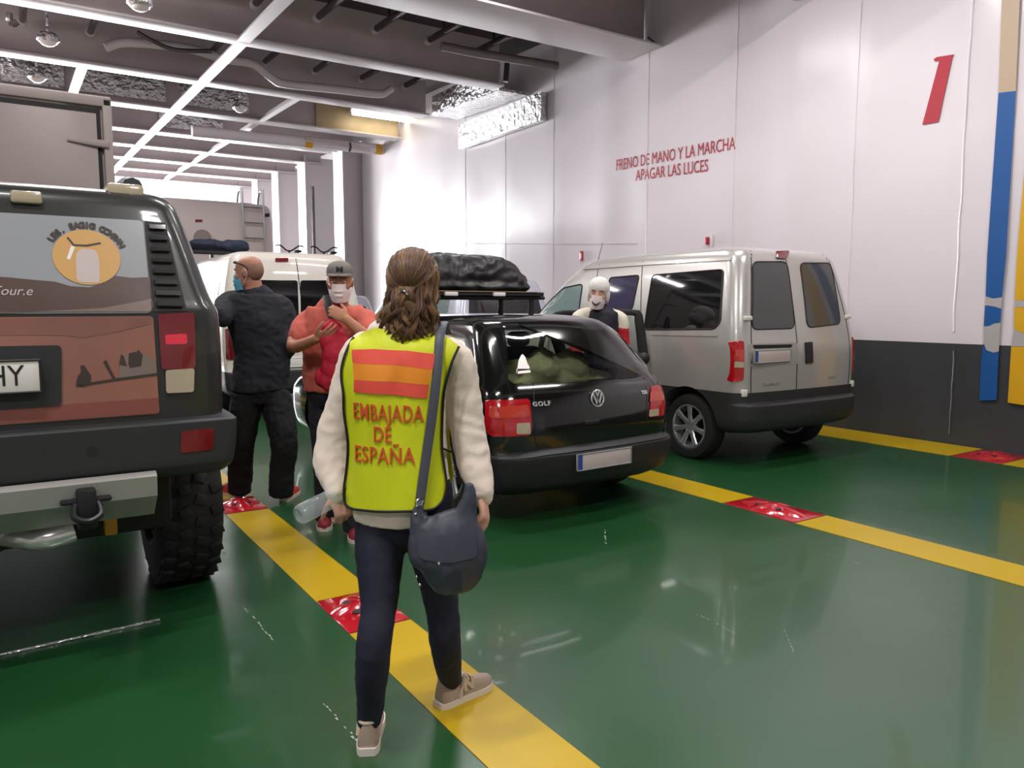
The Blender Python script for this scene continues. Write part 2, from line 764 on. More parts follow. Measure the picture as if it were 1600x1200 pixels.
mb = MB()
vs = [(wall_x(y, z), y, z) for y in ys for z in zs]
nz = len(zs)
for i in range(len(ys) - 1):
    for j in range(nz - 1):
        mb.cur = 1 if j == 0 else 0
        k = len(mb.v)
        mb.add([vs[i * nz + j], vs[(i + 1) * nz + j], vs[(i + 1) * nz + j + 1], vs[i * nz + j + 1]], [(0, 1, 2, 3)])
mb.cur = 0
mb.box((WX + .05, -6, 0), (WX + 1.2, 20.4, 6.5))
wall = mb.build('wall_right', [MATS['wall_white'], MATS['wall_grey']], weld=1e-4, angle=60)
tag(wall, kind='structure')
mb = MB()
for y, w in ((4.27, .012), (5.51, .004), (7.3, .004), (9.01, .004), (11.45, .004), (13.06, .005), (14.65, .004)):
    pts = [(WX - .001 + random.uniform(-.002, .002), y + random.uniform(-.006, .006), z * .2) for z in range(0, 32)]
    mb.tube([p for p in pts if p[2] > 1.1], w, 6, smooth=2)
for y0, y1, z0, z1 in ((9.2, 20.3, 2.44, 3.2),):
    mb.tube([(WX, y0 + (y1 - y0) * k / 30, z0 + (z1 - z0) * k / 30 + random.uniform(-.01, .01)) for k in range(31)], .005, 6)
mb.build('weld_seam', MATS['wall_white'], wall)
mb = MB()
mb.tube([(WX, 4.25 + random.uniform(-.004, .004), z * .1) for z in range(1, 11)], .012, 6, smooth=2)
mb.build('weld_seam', MATS['wall_grey'], wall)


def on_wall(name, px, m, parent=wall, t=.0015):
    mb = MB()
    pts = [onX(x, y, WX - .004) for x, y in px]
    n = len(pts)
    mb.add(pts + [p + V((.003, 0, 0)) for p in pts], [tuple(range(n))[::-1], tuple(range(n, 2 * n))] + [(i, (i + 1) % n, n + (i + 1) % n, n + i) for i in range(n)])
    return mb.build(name, MATS[m], parent)


on_wall('painted_numeral', [(1458.7, 92.5), (1464, 89), (1490, 85), (1487.5, 91), (1466, 190.5), (1441, 195), (1467.5, 95), (1460, 95.5)], 'paint_red')
on_wall('tan_stripe', [(1566.5, -40), (1595, -40), (1587, 142), (1560, 145)], 'paint_tan')
on_wall('blue_stripe', [(1560, 145), (1587, 142), (1571.5, 400), (1565.5, 464), (1552, 466), (1540, 463), (1542.4, 400)], 'paint_blue')
on_wall('worn_patch', [(1540, 463.4), (1552, 466.4), (1565.5, 464.4), (1564.5, 482), (1554, 479), (1539, 476.5)], 'paint_worn')
on_wall('blue_stripe', [(1539, 477), (1554, 479.5), (1564.5, 482.5), (1563, 504), (1553, 505), (1546, 509), (1537, 510)], 'paint_blue')
on_wall('worn_patch', [(1537, 510.5), (1546, 509.5), (1553, 505.5), (1563, 504.5), (1560.5, 549), (1552, 551), (1541, 547), (1537, 535)], 'paint_worn')
on_wall('blue_stripe', [(1537, 536), (1541, 547.5), (1552, 551.5), (1560.5, 549.5), (1557, 625), (1530, 626), (1533, 560)], 'paint_blue')
on_wall('amber_panel', [(1603, 240), (1640, 240), (1640, 469), (1588, 469), (1585.5, 469), (1589, 400)], 'paint_amber')
on_wall('worn_patch', [(1585.5, 469.5), (1640, 469.5), (1640, 484), (1585, 479)], 'paint_worn')
on_wall('amber_panel', [(1585, 479.5), (1640, 484.5), (1640, 521), (1600, 521), (1584, 514)], 'paint_amber')
on_wall('worn_patch', [(1584, 514.5), (1600, 521.5), (1640, 521.5), (1640, 542), (1580, 541)], 'paint_worn')
on_wall('amber_panel', [(1580, 541.5), (1640, 542.5), (1640, 640), (1574.5, 629)], 'paint_amber')


def wall_text(name, body, pa, pb, h, m='paint_red'):
    """pa, pb: ends of the line's middle height"""
    a, b = onX(*pa, WX - .004), onX(*pb, WX - .004)
    d = b - a
    bm, _ = text_mesh2d(body, 1.0)
    xs = [v.co.x for v in bm.verts]
    yy = [v.co.y for v in bm.verts]
    bm.free()
    w0, w1, y0, y1 = min(xs), max(xs), min(yy), max(yy)
    mb = MB()
    up = V((0, 0, 1))
    text_sheet(mb, body, 1.0, lambda x, y: a + d * ((x - w0) / (w1 - w0)) + up * h * ((y - y0) / (y1 - y0) - .5), V((.003, 0, 0)))
    return mb.build(name, MATS[m], wall)


wall_text('painted_lettering', 'FRENO DE MANO Y LA MARCHA', (963, 258), (1149, 223), .172)
wall_text('painted_lettering', 'APAGAR LAS LUCES', (993, 274), (1106, 258), .17)

t = thing('fire_sign', 'small red fire equipment sign with white symbol on the wall above the silver van\'s bonnet', 'sign', onX(908, 400, WX - .02))
mb = MB()
mb.box((-.004, -.05, -.085), (.008, .05, .085), .003)
mb.build('plate', MATS['paint_red'], t)
mb = MB()
mb.tube([(-.006, -.004, -.05), (-.006, -.004, .03)], .016, 8)
mb.tube([(-.006, -.004, .03), (-.006, .014, .05)], .008, 6)
mb.build('symbol', MATS['sign_white'], t)
p = onX(1107, 376, WX)
t = thing('wall_bracket', 'tiny red and white fitting on the wall just above the silver van roof', 'fitting', p)
mb = MB()
mb.box((-.05, -.02, -.06), (0, .02, .05), .01)
mb.build('red_box', MATS['paint_red'], t)
mb = MB()
mb.box((-.05, -.1, -.08), (0, -.085, .08), .004)
mb.build('white_bar', MATS['sign_white'], t)

# hull side frames beyond the casing, and the rest of the shell
mb = MB()
mb.box((9.4, 20.4, 0), (9.6, 34, 7))
tag(mb.build('wall_hull', MATS['steel_white']), kind='structure')
for i, (y, x0) in enumerate(((20.55, 7.78), (23.3, 7.65), (25.9, 7.6), (28.4, 7.6), (30.9, 7.6))):
    mb = MB()
    mb.box((x0, y, 0), (9.5, y + .28, rise(y) + .2))
    mb.box((x0 - .02, y - .22, 0), (x0 + .01, y + .5, rise(y) + .2))
    tag(mb.build('trim_%d' % (i + 1), MATS['steel_white']), kind='structure')
mb = MB()
mb.tube([(7.72, 22.7, z * .5) for z in range(0, 11)], .05, 8)
tag(mb.build('conduit', MATS['pipe_dark']), 'dark vertical cable run on a white side frame behind the white van', 'pipe')
mb = MB()
mb.box((-9.4, -7, 0), (-9.2, 34, 7))
tag(mb.build('wall_left', MATS['steel_white']), kind='structure')
mb = MB()
mb.box((-9.4, -7.2, 0), (9.6, -7, 7))
tag(mb.build('wall_back', MATS['steel_white']), kind='structure')

# ------------------------------------------------------------------ deckhead
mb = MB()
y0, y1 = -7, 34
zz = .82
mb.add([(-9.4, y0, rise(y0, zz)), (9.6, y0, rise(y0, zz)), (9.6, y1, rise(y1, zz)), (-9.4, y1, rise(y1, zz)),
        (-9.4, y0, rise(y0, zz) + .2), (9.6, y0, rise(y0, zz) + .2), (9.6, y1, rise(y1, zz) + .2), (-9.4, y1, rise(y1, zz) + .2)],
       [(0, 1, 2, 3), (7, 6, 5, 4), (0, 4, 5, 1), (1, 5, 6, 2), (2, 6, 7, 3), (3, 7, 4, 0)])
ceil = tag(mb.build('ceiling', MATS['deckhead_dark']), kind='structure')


def girder(y, w, x1, m='steel_grey', name='transverse_girder', x0=-9.3):
    mb = MB()
    z = rise(y)
    mb.cur = 0
    mb.box((x0, y - w / 2, z), (x1, y + w / 2, z + .035), .006)
    mb.cur = 1
    mb.box((x0, y - .012, z + .03), (x1, y + .012, z + .83))
    return mb.build(name, [MATS['steel_white'], MATS[m]], ceil)


for y, w, x1 in ((-5.5, .4, 8.34), (-2.6, .4, 8.34), (.3, .4, 8.34), (3.2, .4, 8.34), (6.2, .4, 8.34), (9.14, .86, 8.34), (12.2, .36, 7.66), (15.15, .34, 7.66), (18.0, .4, 8.34),
                 (20.9, .4, 8.3), (23.3, .4, 8.2), (25.8, .42, 8.2), (28.3, .42, 8.2), (30.8, .42, 8.2)):
    girder(y, w, x1)


def longi(x, y0, y1, w=.18):
    mb = MB()
    vs = []
    for y in (y0, y1):
        z = rise(y)
        vs += [(x - w / 2, y, z), (x + w / 2, y, z), (x + w / 2, y, z + .03), (x - w / 2, y, z + .03)]
    mb.add(vs, [(0, 1, 2, 3)[::-1], (4, 5, 6, 7), (0, 1, 5, 4), (1, 2, 6, 5), (2, 3, 7, 6), (3, 0, 4, 7)])
    mb.cur = 1
    vs = []
    for y in (y0, y1):
        z = rise(y)
        vs += [(x - .01, y, z + .03), (x + .01, y, z + .03), (x + .01, y, z + .12), (x - .01, y, z + .12)]
    mb.add(vs, [(0, 1, 2, 3)[::-1], (4, 5, 6, 7), (0, 1, 5, 4), (1, 2, 6, 5), (2, 3, 7, 6), (3, 0, 4, 7)])
    mb.build('longitudinal_beam', [MATS['steel_white'], MATS['steel_grey']], ceil)


longi(3.145, -6, 33, .19)
longi(1.255, 15.15, 33, .16)
longi(4.95, 15.15, 33, .12)
longi(-0.9, 15.15, 33, .16)
longi(-3.0, -6, 33, .19)
longi(-6.2, -6, 33, .19)

for k in range(-5, 8):
    x = .42 + .95 * k
    for y0, y1, bay in ((9.3, 12.02, 'bay behind the wide girder'), (12.36, 14.98, 'second bay'), (15.32, 17.8, 'third bay')):
        if x > 7.2 or (y0 > 15 and x > 4.5) or (k == 2 and 12 < y0 < 13):
            continue
        t = thing('overhead_pipe', 'dark pipe with end collar under the deckhead in the ' + bay, 'pipe', (x, 0, 0), 0, 'dark pipes in the ' + bay)
        mb = MB()
        mb.tube([(0, y0, rise(y0, .5)), (0, y1, rise(y1, .5))], .055, 10)
        mb.build('pipe', MATS['pipe_dark'], t)
        mb = MB()
        mb.lathe([(.075, 0), (.075, .1), (.05, .1), (.05, 0)], 12, turn((0, y1 - .02, rise(y1, .5)), rx=R(90)), close=True)
        mb.build('collar', MATS['pipe_white'], t)
        for yy in (y0 + .5, y1 - .6):
            mb = MB()
            mb.box((-.008, yy - .03, rise(yy, .5)), (.008, yy + .03, rise(yy, .79)))
            mb.build('hanger', MATS['pipe_dark'], t)


def pipe(name, pts, r, m, label, Y=None, n=10):
    P = [onY(x, y, Y) if Y else V((x, y)) for x, y in pts]
    mb = MB()
    mb.tube(P, r, n, smooth=5)
    return tag(mb.build(name, MATS[m]), label, 'pipe')


pipe('bent_pipe', [(165, 74), (200, 66), (290, 75), (350, 92), (395, 100), (425, 122), (445, 131), (520, 139), (590, 147), (606, 142), (612, 138)], .075, 'pipe_white',
     'pale pipe with swan-neck bends running along the second girder', 14.55)
pipe('branch_pipe', [(690, 72), (740, 82), (800, 92), (870, 103)], .07, 'pipe_grey', 'thick dark pipe stub ending near the casing wall under the big girder', 11.2)
pipe('drain_pipe', [(214, 50), (240, 65), (275, 78), (330, 80)], .035, 'pipe_dark', 'thin dark pipe curving above the pale bent pipe', 14.3)
mb = MB()
mb.tube([onY(793, 92, 11.9), onY(790, 128, 11.9)], .05, 8)
tag(mb.build('pipe_hanger', MATS['pipe_dark']), 'dark vertical hanger beside the casing wall', 'bracket')
# clean pale line with yellow bands at the casing
t = thing('banded_pipe', 'pale pipe with two yellow bands under the third girder by the casing wall', 'pipe', (0, 0, 0))
mb = MB()
mb.tube([onY(300, 205, 19.0), onY(600, 234.1, 19.0)], .13, 14)
mb.build('pipe', MATS['steel_white'], t)
for px, py in ((481, 211), (590, 223)):
    mb = MB()
    a, b = onY(px - 5, py + 10.5, 19.0), onY(px + 5, py + 11.5, 19.0)
    c = (a + b) / 2
    d = (onY(640, 238, 19.0) - onY(300, 205, 19.0)).normalized()
    c = onY(300, 205, 19.0) + d * (c - onY(300, 205, 19.0)).dot(d)
    mb.tube([c - d * .09, c + d * .09], .134, 14)
    mb.build('yellow_band', MATS['band_yellow'], t)
t = thing('cable_tray', 'small cable loom with dark clamp below the yellow-banded pipe', 'cable', (0, 0, 0))
mb = MB()
mb.tube([onY(478, 219, 18.7), onY(500, 223, 18.7), onY(540, 229, 18.7), onY(578, 236, 18.7)], .03, 8, smooth=3)
mb.tube([onY(478, 215, 18.7), onY(540, 225, 18.7), onY(578, 232, 18.7)], .02, 8, smooth=3)
mb.build('cable', MATS['steel_grey'], t)
mb = MB()
mb.tube([onY(547, 223, 18.6), onY(548, 230, 18.6), onY(546, 237, 18.6)], .03, 8)
mb.build('clamp', MATS['black_plastic'], t)

# foil-lagged trunk by the casing wall
t = thing('foil_duct', 'crinkled foil-clad duct fixed to the casing wall between the girders', 'duct', (8.0, 13.2, 0))
mb = MB()
mb.box((.2, -1.55, 4.80), (.325, 1.5, 5.30), .01)
mb.build('foil_face', MATS['foil'], t)
mb = MB()
vs = []
for y in (-.95, 1.7):
    z = rise(13.2 + y)
    vs += [(-.32, y, z - .02), (.32, y, z - .02), (.32, y, z + .03), (-.32, y, z + .03)]
mb.add(vs, [(0, 1, 2, 3)[::-1], (4, 5, 6, 7), (0, 1, 5, 4), (1, 2, 6, 5), (2, 3, 7, 6), (3, 0, 4, 7)])
mb.build('soffit', MATS['foil'], t)
mb = MB()
mb.box((-.31, -.95, 5.47), (-.28, 1.7, 5.85))
mb.build('side_cladding', MATS['foil'], t)
# lagging patches on girder webs
for i, (x0, x1, y, lab) in enumerate(((.1, 1.15, 17.96, 'silver lagging on the third girder, leftmost panel above the lorry'), (1.4, 3.0, 17.96, 'silver lagging on the third girder, left of the main long beam'), (3.3, 4.7, 17.96, 'silver lagging on the third girder, right of the main long beam'),
                                     (3.3, 4.8, 20.86, 'silver lagging on the fourth girder left of the yellow-banded pipe'))):
    mb = MB()
    mb.box((x0, y - .03, rise(y, .15)), (x1, y, rise(y, .75)), .01)
    tag(mb.build('foil_lagging', MATS['foil']), lab, 'insulation')

# recess coloured with its batten's warm light
t = thing('batten_light', 'lit fluorescent batten in the lamplit recess under the third girder', 'lamp', onY(592, 180, 17.6))
mb = MB()
mb.box((-.72, -.02, -.02), (.72, .1, .11), .01)
mb.build('housing', MATS['steel_white'], t)
mb = MB()
mb.tube([(-.68, -.05, .02), (.68, -.05, .02)], .028, 10)
mb.tube([(-.68, -.03, -.06), (.68, -.03, -.06)], .028, 10)
mb.build('tube', MATS['tube_warm'], t)
p = t.location
area('batten_glow', (p.x, p.y - .1, p.z - .1), (R(20), 0, 0), 1.4, .1, 7, (1, .86, .6))
mb = MB()
a, b = onY(494, 160, 17.9), onY(644, 190, 17.9)
mb.box((a.x, 17.93, rise(18, .05)), (8.30, 17.96, rise(18, .78)))
mb.build('lamplit_recess', MATS['lamplit_panel'], ceil)
# round floodlights
for i, (px, py, Y, lab) in enumerate(((75, 61, 13.6, 'round bright deckhead lamp at far left of the second bay'), (58, 120, 16.6, 'round lamp hanging in the third bay above the lorry box'),
                                     (218, 4, 10.9, 'round lamp cut by the top edge of the picture'), (375, 168, 16.8, 'round lamp between the foil patches of the third bay'))):
    t = thing('bulkhead_lamp', lab, 'lamp', onY(px, py, Y), 0, 'round deckhead lamps')
    mb = MB()
    mb.lathe([(.02, .1), (.11, .08), (.15, .02), (.15, -.02), (.12, -.05)], 20)
    mb.tube([(0, 0, .08), (0, 0, .42)], .02, 8)
    mb.build('housing', MATS['foil'], t)
    mb = MB()
    mb.lathe([(.115, -.045), (.09, -.08), (.05, -.1), (.002, -.105)], 20)
    mb.build('lens', MATS['sign_white'], t)
mb = MB()
mb.tube([onY(14, 20, 12.5), onY(15, 32, 12.5), onY(20, 38, 12.5), onY(27, 34, 12.5)], .04, 8, smooth=3)
tag(mb.build('hook', MATS['pipe_dark']), 'dark hook under the first girder at top left', 'hook')
# loose cables under the wide girder at the wall
mb = MB()
q = [(1012, 58), (1030, 70), (1048, 68), (1062, 58)]
mb.tube([onY(x, y, 8.75) for x, y in q], .012, 6, smooth=5)
mb.tube([onY(x, y, 8.75) for x, y in ((1044, 66), (1050, 74), (1046, 86))], .009, 6, smooth=4)
tag(mb.build('cable_loop', MATS['black_rubber']), 'loose black cable hanging at the end of the wide girder', 'cable')

# out-of-frame battens, several added to brighten webs and vehicles
for lx, ly in LAMPS:
    t = thing('unseen_ceiling_light', 'unseen fluorescent batten under the deckhead', 'lamp', (lx, ly, LAMP_Z), 0, 'unseen fluorescent battens over the lanes')
    mb = MB()
    mb.box((-.78, -.09, -.02), (.78, .09, .06), .01)
    mb.box((-.02, -.02, .05), (.02, .02, rise(ly, .80) - LAMP_Z))
    mb.build('housing', MATS['steel_white'], t)
    mb = MB()
    for s in (-.045, .045):
        mb.tube([(-.74, s, -.045), (.74, s, -.045)], .022, 8)
    mb.build('tube', MATS['tube_glow'], t)
# ------------------------------------------------------------------ vehicles
mat('paint_black', rgb(17, 18, 17), 0.12, coat=.8, spec=.5)
mat('paint_black_dusty', rgb(47, 48, 45), 0.3, coat=.3, vary=(3, .2))
mat('paint_silver', rgb(190, 187, 183), 0.28, metal=.4, coat=.6)
mat('paint_van_white', rgb(222, 216, 206), 0.3, coat=.5)
mat('paint_mpv', rgb(196, 200, 214), 0.25, metal=.2, coat=.6)
mat('paint_lorry', rgb(158, 146, 142), 0.5, vary=(2, .1))
mat('paint_camper', rgb(226, 214, 210), 0.4, vary=(2, .06))
mat('trim_dark', rgb(47, 48, 49), 0.5, bump=(120, .1, .002), vary=(6, .2))
mat('trim_soft', rgb(32, 33, 33), 0.5)
mat('dark_glass', rgb(17, 18, 21), 0.04, spec=.6, coat=.3)
mat('grey_glass', rgb(74, 74, 75), 0.08, spec=.6)
mat('violet_glass', rgb(62, 56, 84), 0.06, spec=.6)
mat('pale_glass', rgb(120, 140, 140), 0.05, spec=.7)
mat('lamp_red', rgb(176, 20, 30), 0.08, coat=1, bump=(60, .25, .004))
mat('lamp_deep', rgb(112, 20, 26), 0.1, coat=1, bump=(60, .25, .004))
mat('lamp_bright', rgb(232, 40, 66), 0.1, coat=1)
mat('lamp_orange', rgb(190, 62, 44), 0.08, coat=1, bump=(60, .25, .004))
mat('lamp_clear', rgb(176, 164, 138), 0.12, coat=1, bump=(50, .3, .005))
mat('tyre', rgb(31, 30, 31), 0.7, bump=(25, .2, .004))
mat('rim_silver', rgb(176, 178, 182), 0.25, metal=.7)
mat('rim_dark', rgb(40, 40, 42), 0.4, metal=.4)
mat('chrome', rgb(226, 226, 226), 0.2, metal=.55)
mat('alu', rgb(176, 174, 168), 0.38, metal=.35, vary=(3, .1))
mat('plate_grey', rgb(196, 182, 178), 0.4)
mat('plate_white', rgb(222, 220, 212), 0.4)
mat('plate_blue', rgb(48, 74, 150), 0.4)
mat('ink', rgb(34, 34, 36), 0.5)
mat('seam', rgb(20, 20, 21), 0.6)
mat('underbody', rgb(24, 24, 25), 0.7, bump=(12, .3, .02))
mat('yellow_strap', rgb(190, 138, 34), 0.5)
mat('tan_strap', rgb(150, 128, 88), .6)
mat('fabric_navy', rgb(52, 60, 80), 0.8)


def glass_mat(name, tint, rough=0.02, f=0.06):
    m = bpy.data.materials.new(name)
    m.use_nodes = True
    nt = m.node_tree
    nt.nodes.clear()
    o = nt.nodes.new('ShaderNodeOutputMaterial')
    t = nt.nodes.new('ShaderNodeBsdfTransparent')
    g = nt.nodes.new('ShaderNodeBsdfGlossy')
    g.inputs['Roughness'].default_value = rough
    lw = nt.nodes.new('ShaderNodeFresnel')
    lw.inputs['IOR'].default_value = 1.5
    mx = nt.nodes.new('ShaderNodeMixShader')
    t.inputs[0].default_value = (*tint, 1)
    ge = nt.nodes.new('ShaderNodeNewGeometry')
    inv = nt.nodes.new('ShaderNodeMath')
    inv.operation = 'SUBTRACT'
    inv.inputs[0].default_value = 1.0
    mu = nt.nodes.new('ShaderNodeMath')
    mu.operation = 'MULTIPLY'
    nt.links.new(ge.outputs['Backfacing'], inv.inputs[1])
    nt.links.new(inv.outputs[0], mu.inputs[0])
    nt.links.new(lw.outputs[0], mu.inputs[1])
    nt.links.new(mu.outputs[0], mx.inputs[0])
    nt.links.new(t.outputs[0], mx.inputs[1])
    nt.links.new(g.outputs[0], mx.inputs[2])
    nt.links.new(mx.outputs[0], o.inputs[0])
    MATS[name] = m


glass_mat('tinted_glass', (.82, .85, .83))
glass_mat('clear_glass', (.86, .9, .9))


def highlight_white(name, white, k):
    """thin clear plastic: the see-through glass with whitish highlights mixed in as diffuse white"""
    m = MATS[name]
    nt = m.node_tree
    out = [n for n in nt.nodes if n.type == 'OUTPUT_MATERIAL'][0]
    src = out.inputs[0].links[0].from_socket
    d = nt.nodes.new('ShaderNodeBsdfDiffuse')
    d.inputs[0].default_value = (*white, 1)
    mx = nt.nodes.new('ShaderNodeMixShader')
    mx.inputs[0].default_value = k
    nt.links.new(src, mx.inputs[1])
    nt.links.new(d.outputs[0], mx.inputs[2])
    nt.links.new(mx.outputs[0], out.inputs[0])


def pchip(xs, ys, x):
    n = len(xs)
    if x <= xs[0]:
        return ys[0]
    if x >= xs[-1]:
        return ys[-1]
    h = [xs[i + 1] - xs[i] for i in range(n - 1)]
    d = [(ys[i + 1] - ys[i]) / h[i] for i in range(n - 1)]

    def m(i):
        if i == 0:
            return d[0]
        if i == n - 1:
            return d[-1]
        if d[i - 1] * d[i] <= 0:
            return 0
        w1, w2 = 2 * h[i] + h[i - 1], h[i] + 2 * h[i - 1]
        return (w1 + w2) / (w1 / d[i - 1] + w2 / d[i])
    i = 0
    while x > xs[i + 1]:
        i += 1
    t = (x - xs[i]) / h[i]
    a, b = m(i) * h[i], m(i + 1) * h[i]
    return (2 * t ** 3 - 3 * t * t + 1) * ys[i] + (t ** 3 - 2 * t * t + t) * a + (-2 * t ** 3 + 3 * t * t) * ys[i + 1] + (t ** 3 - t * t) * b


KEYS = ('w', 'yr', 'yf', 'rr', 'ry', 'bow', 'fr', 'fy')


def outline(q, NS=14):
    """plan outline of a body at one height: starts at the middle of the tail, runs round by the right side"""
    w, yr, yf, rr, ry, bow, fr, fy = (q[k] for k in KEYS)
    rr, fr = min(rr, w * .9), min(fr, w * .9)
    L = max(.05, yf - yr)
    ry, fy = min(ry, L * .45), min(fy, L * .45)
    pts = []
    for i in range(7):
        x = (w - rr) * i / 6
        pts.append((x, yr + bow * (x / w) ** 2))
    yb = yr + bow * ((w - rr) / w) ** 2
    for i in range(1, 8):
        a = pi / 2 * i / 8
        pts.append((w - rr + rr * sin(a) ** .9, yb + ry * (1 - cos(a)) ** 1.05))
    for i in range(NS + 1):
        t = i / NS
        y = yb + ry + (yf - fy - yb - ry) * t
        pts.append((w * (1 + .012 * sin(pi * t)), y))
    for i in range(1, 7):
        a = pi / 2 * i / 7
        pts.append((w - fr + fr * cos(a), yf - fy + fy * sin(a)))
    for i in range(4):
        x = (w - fr) * (1 - i / 3)
        pts.append((x, yf + .06 * (1 - (x / w) ** 2) if w > .3 else yf))
    full = pts + [(-x, y) for x, y in pts[-2:0:-1]]
    return full


def slice_body(rows, z0=None, z1=None, sub=5, grow=0.0, NS=14):
    """closed body over plan outlines; rows = (z, w, yr, yf, rr, ry, bow, fr, fy)"""
    zs = [r[0] for r in rows]
    z0 = zs[0] if z0 is None else z0
    z1 = zs[-1] if z1 is None else z1
    zz = []
    for a, b in zip(zs[:-1], zs[1:]):
        for k in range(sub):
            zz.append(a + (b - a) * k / sub)
    zz.append(zs[-1])
    zz = [z0] + [z for z in zz if z0 + 1e-4 < z < z1 - 1e-4] + [z1]
    vs, n = [], 0
    for z in zz:
        q = {k: pchip(zs, [r[i + 1] for r in rows], z) for i, k in enumerate(KEYS)}
        q['w'] += grow
        q['yr'] -= grow
        q['yf'] += grow
        o = outline(q, NS)
        n = len(o)
        vs += [(x, y, z) for x, y in o]
    fs = []
    for i in range(len(zz) - 1):
        for k in range(n):
            k2 = (k + 1) % n
            fs.append((i * n + k, i * n + k2, (i + 1) * n + k2, (i + 1) * n + k))
    half = n // 2
    for base, flip in ((0, True), ((len(zz) - 1) * n, False)):
        for k in range(half):
            a, b, c, d = base + k, base + k + 1, base + (n - k - 1) % n, base + (n - k) % n
            f = [a, b, c, d]
            f = [v for i, v in enumerate(f) if v not in f[:i]]
            if len(f) > 2:
                fs.append(tuple(f[::-1] if flip else f))
    mb = MB()
    mb.add(vs, fs)
    return mb


def raw(mb):
    me = bpy.data.meshes.new('raw')
    me.from_pydata(mb.v, [], mb.f)
    bm = bmesh.new()
    bm.from_mesh(me)
    bmesh.ops.remove_doubles(bm, verts=bm.verts, dist=1e-5)
    bmesh.ops.recalc_face_normals(bm, faces=bm.faces)
    bm.to_mesh(me)
    bm.free()
    return me


def local_of(root):
    return (Matrix.Translation(root.location) @ Matrix.Rotation(root.rotation_euler.z, 4, 'Z')).inverted()


def seen(bvh, root, pts, axis):
    """the 2D outline on a body of a shape measured in the photograph"""
    M = local_of(root)
    o = M @ EYE
    out = []
    for px, py in pts:
        d = M.to_3x3() @ (_f + _r * ((px - 800) / FPX) + _u * ((600 - py) / FPX))
        hit, nor, i, dist = bvh.ray_cast(o, d.normalized())
        if hit is None:
            p, nor, i, dist = bvh.find_nearest(o + d.normalized() * ((M @ root.location) - o).length)
            hit = p
        out.append((hit.x, hit.z) if axis in 'RF' else ((hit.y, hit.z) if axis in 'LS' else (hit.x, hit.y)))
    return out


def cyl_cut(y, z, r, x0, x1):
    mb = MB()
    mb.lathe([(r, x0), (r, x1)], 40, turn((0, y, z), ry=R(90)))
    return raw(mb)


def prism_cut(poly, axis, a, b):
    mb = MB()
    n = len(poly)
    f = (lambda p, t: (p[0], t, p[1])) if axis == 'R' else (lambda p, t: (t, p[0], p[1]))
    mb.add([f(p, a) for p in poly] + [f(p, b) for p in poly],
           [tuple(range(n))[::-1], tuple(range(n, 2 * n))] + [(i, (i + 1) % n, n + (i + 1) % n, n + i) for i in range(n)])
    return raw(mb)


def wheel(parent, c, r, w, rim_r, side, style='spoke', rim='rim_silver', tread=0):
    """side -1: outer face towards -x"""
    M = turn(c, ry=R(90) * side)          # +z of M points outward
    mb = MB()
    h = w / 2
    mb.lathe([(rim_r * .98, -h * .85), (rim_r * 1.05, -h), (r * .86, -h), (r * .95, -h * .93), (r * .995, -h * .7), (r, -h * .3), (r, h * .3), (r * .995, h * .7), (r * .95, h * .93), (r * .86, h), (rim_r * 1.06, h), (rim_r * .98, h * .85)], 48, M, close=True)
    for g in ([-.5, 0, .5] if not tread else []):
        mb.lathe([(r * .97, h * g - .004), (r * 1.002, h * g - .004), (r * 1.002, h * g + .004), (r * .97, h * g + .004)], 48, M, close=True)
    if tread:
        for k in range(tread):
            for q in range(4):
                a = 2 * pi * (k + .5 * (q % 2)) / tread
                B = M @ Matrix.Rotation(a, 4, 'Z') @ Matrix.Translation((r, 0, h * (-.72 + .48 * q))) @ Matrix.Rotation(R(18 if q % 2 else -18), 4, 'X')
                mb.box((-.02, -r * .055, -h * .19), (.012, r * .055, h * .19), .004, B)
    t = mb.build('wheel', MATS['tyre'], parent, angle=30)
    t['label'] = 'black tyre with its wheel'
    mb = MB()
    mb.lathe([(rim_r, -h * .8), (rim_r, h * .9), (rim_r * .93, h * .92), (rim_r * .88, h * .7), (rim_r * .86, -h * .8)], 48, M, close=True)
    if style == 'spoke':
        mb.lathe([(.001, h * .75), (rim_r * .28, h * .75), (rim_r * .32, h * .6), (rim_r * .3, h * .2), (.001, h * .2)], 32, M, close=False)
        for k in range(7):
            B = M @ Matrix.Rotation(2 * pi * k / 7, 4, 'Z')
            mb.tube([B @ V((rim_r * .2, 0, h * .62)), B @ V((rim_r * .55, 0, h * .72)), B @ V((rim_r * .92, 0, h * .78))], [(.02, rim_r * .13), (.018, rim_r * .11), (.018, rim_r * .15)], 8, up=M.to_3x3() @ V((0, 0, 1)))
        mb.build('rim', MATS[rim], t)
        m2 = MB()
        m2.lathe([(.001, -h * .3), (rim_r * .9, -h * .3), (rim_r * .9, -h * .2), (.001, -h * .2)], 24, M)
        m2.build('brake_drum', MATS['rim_dark'], t)
    else:
        mb.lathe([(.001, h * .3), (rim_r * .9, h * .45), (rim_r * .9, 0), (.001, 0)], 24, M)
        mb.build('rim', MATS[rim], t)
    return t


def seam_lines(root, bvh, paths, axis, w=.008, m='seam', name='panel_gap', off=.0015):
    for p in paths:
        panel(name, bvh, ribbon(p, w), axis, MATS[m], root, off, .006, .08)


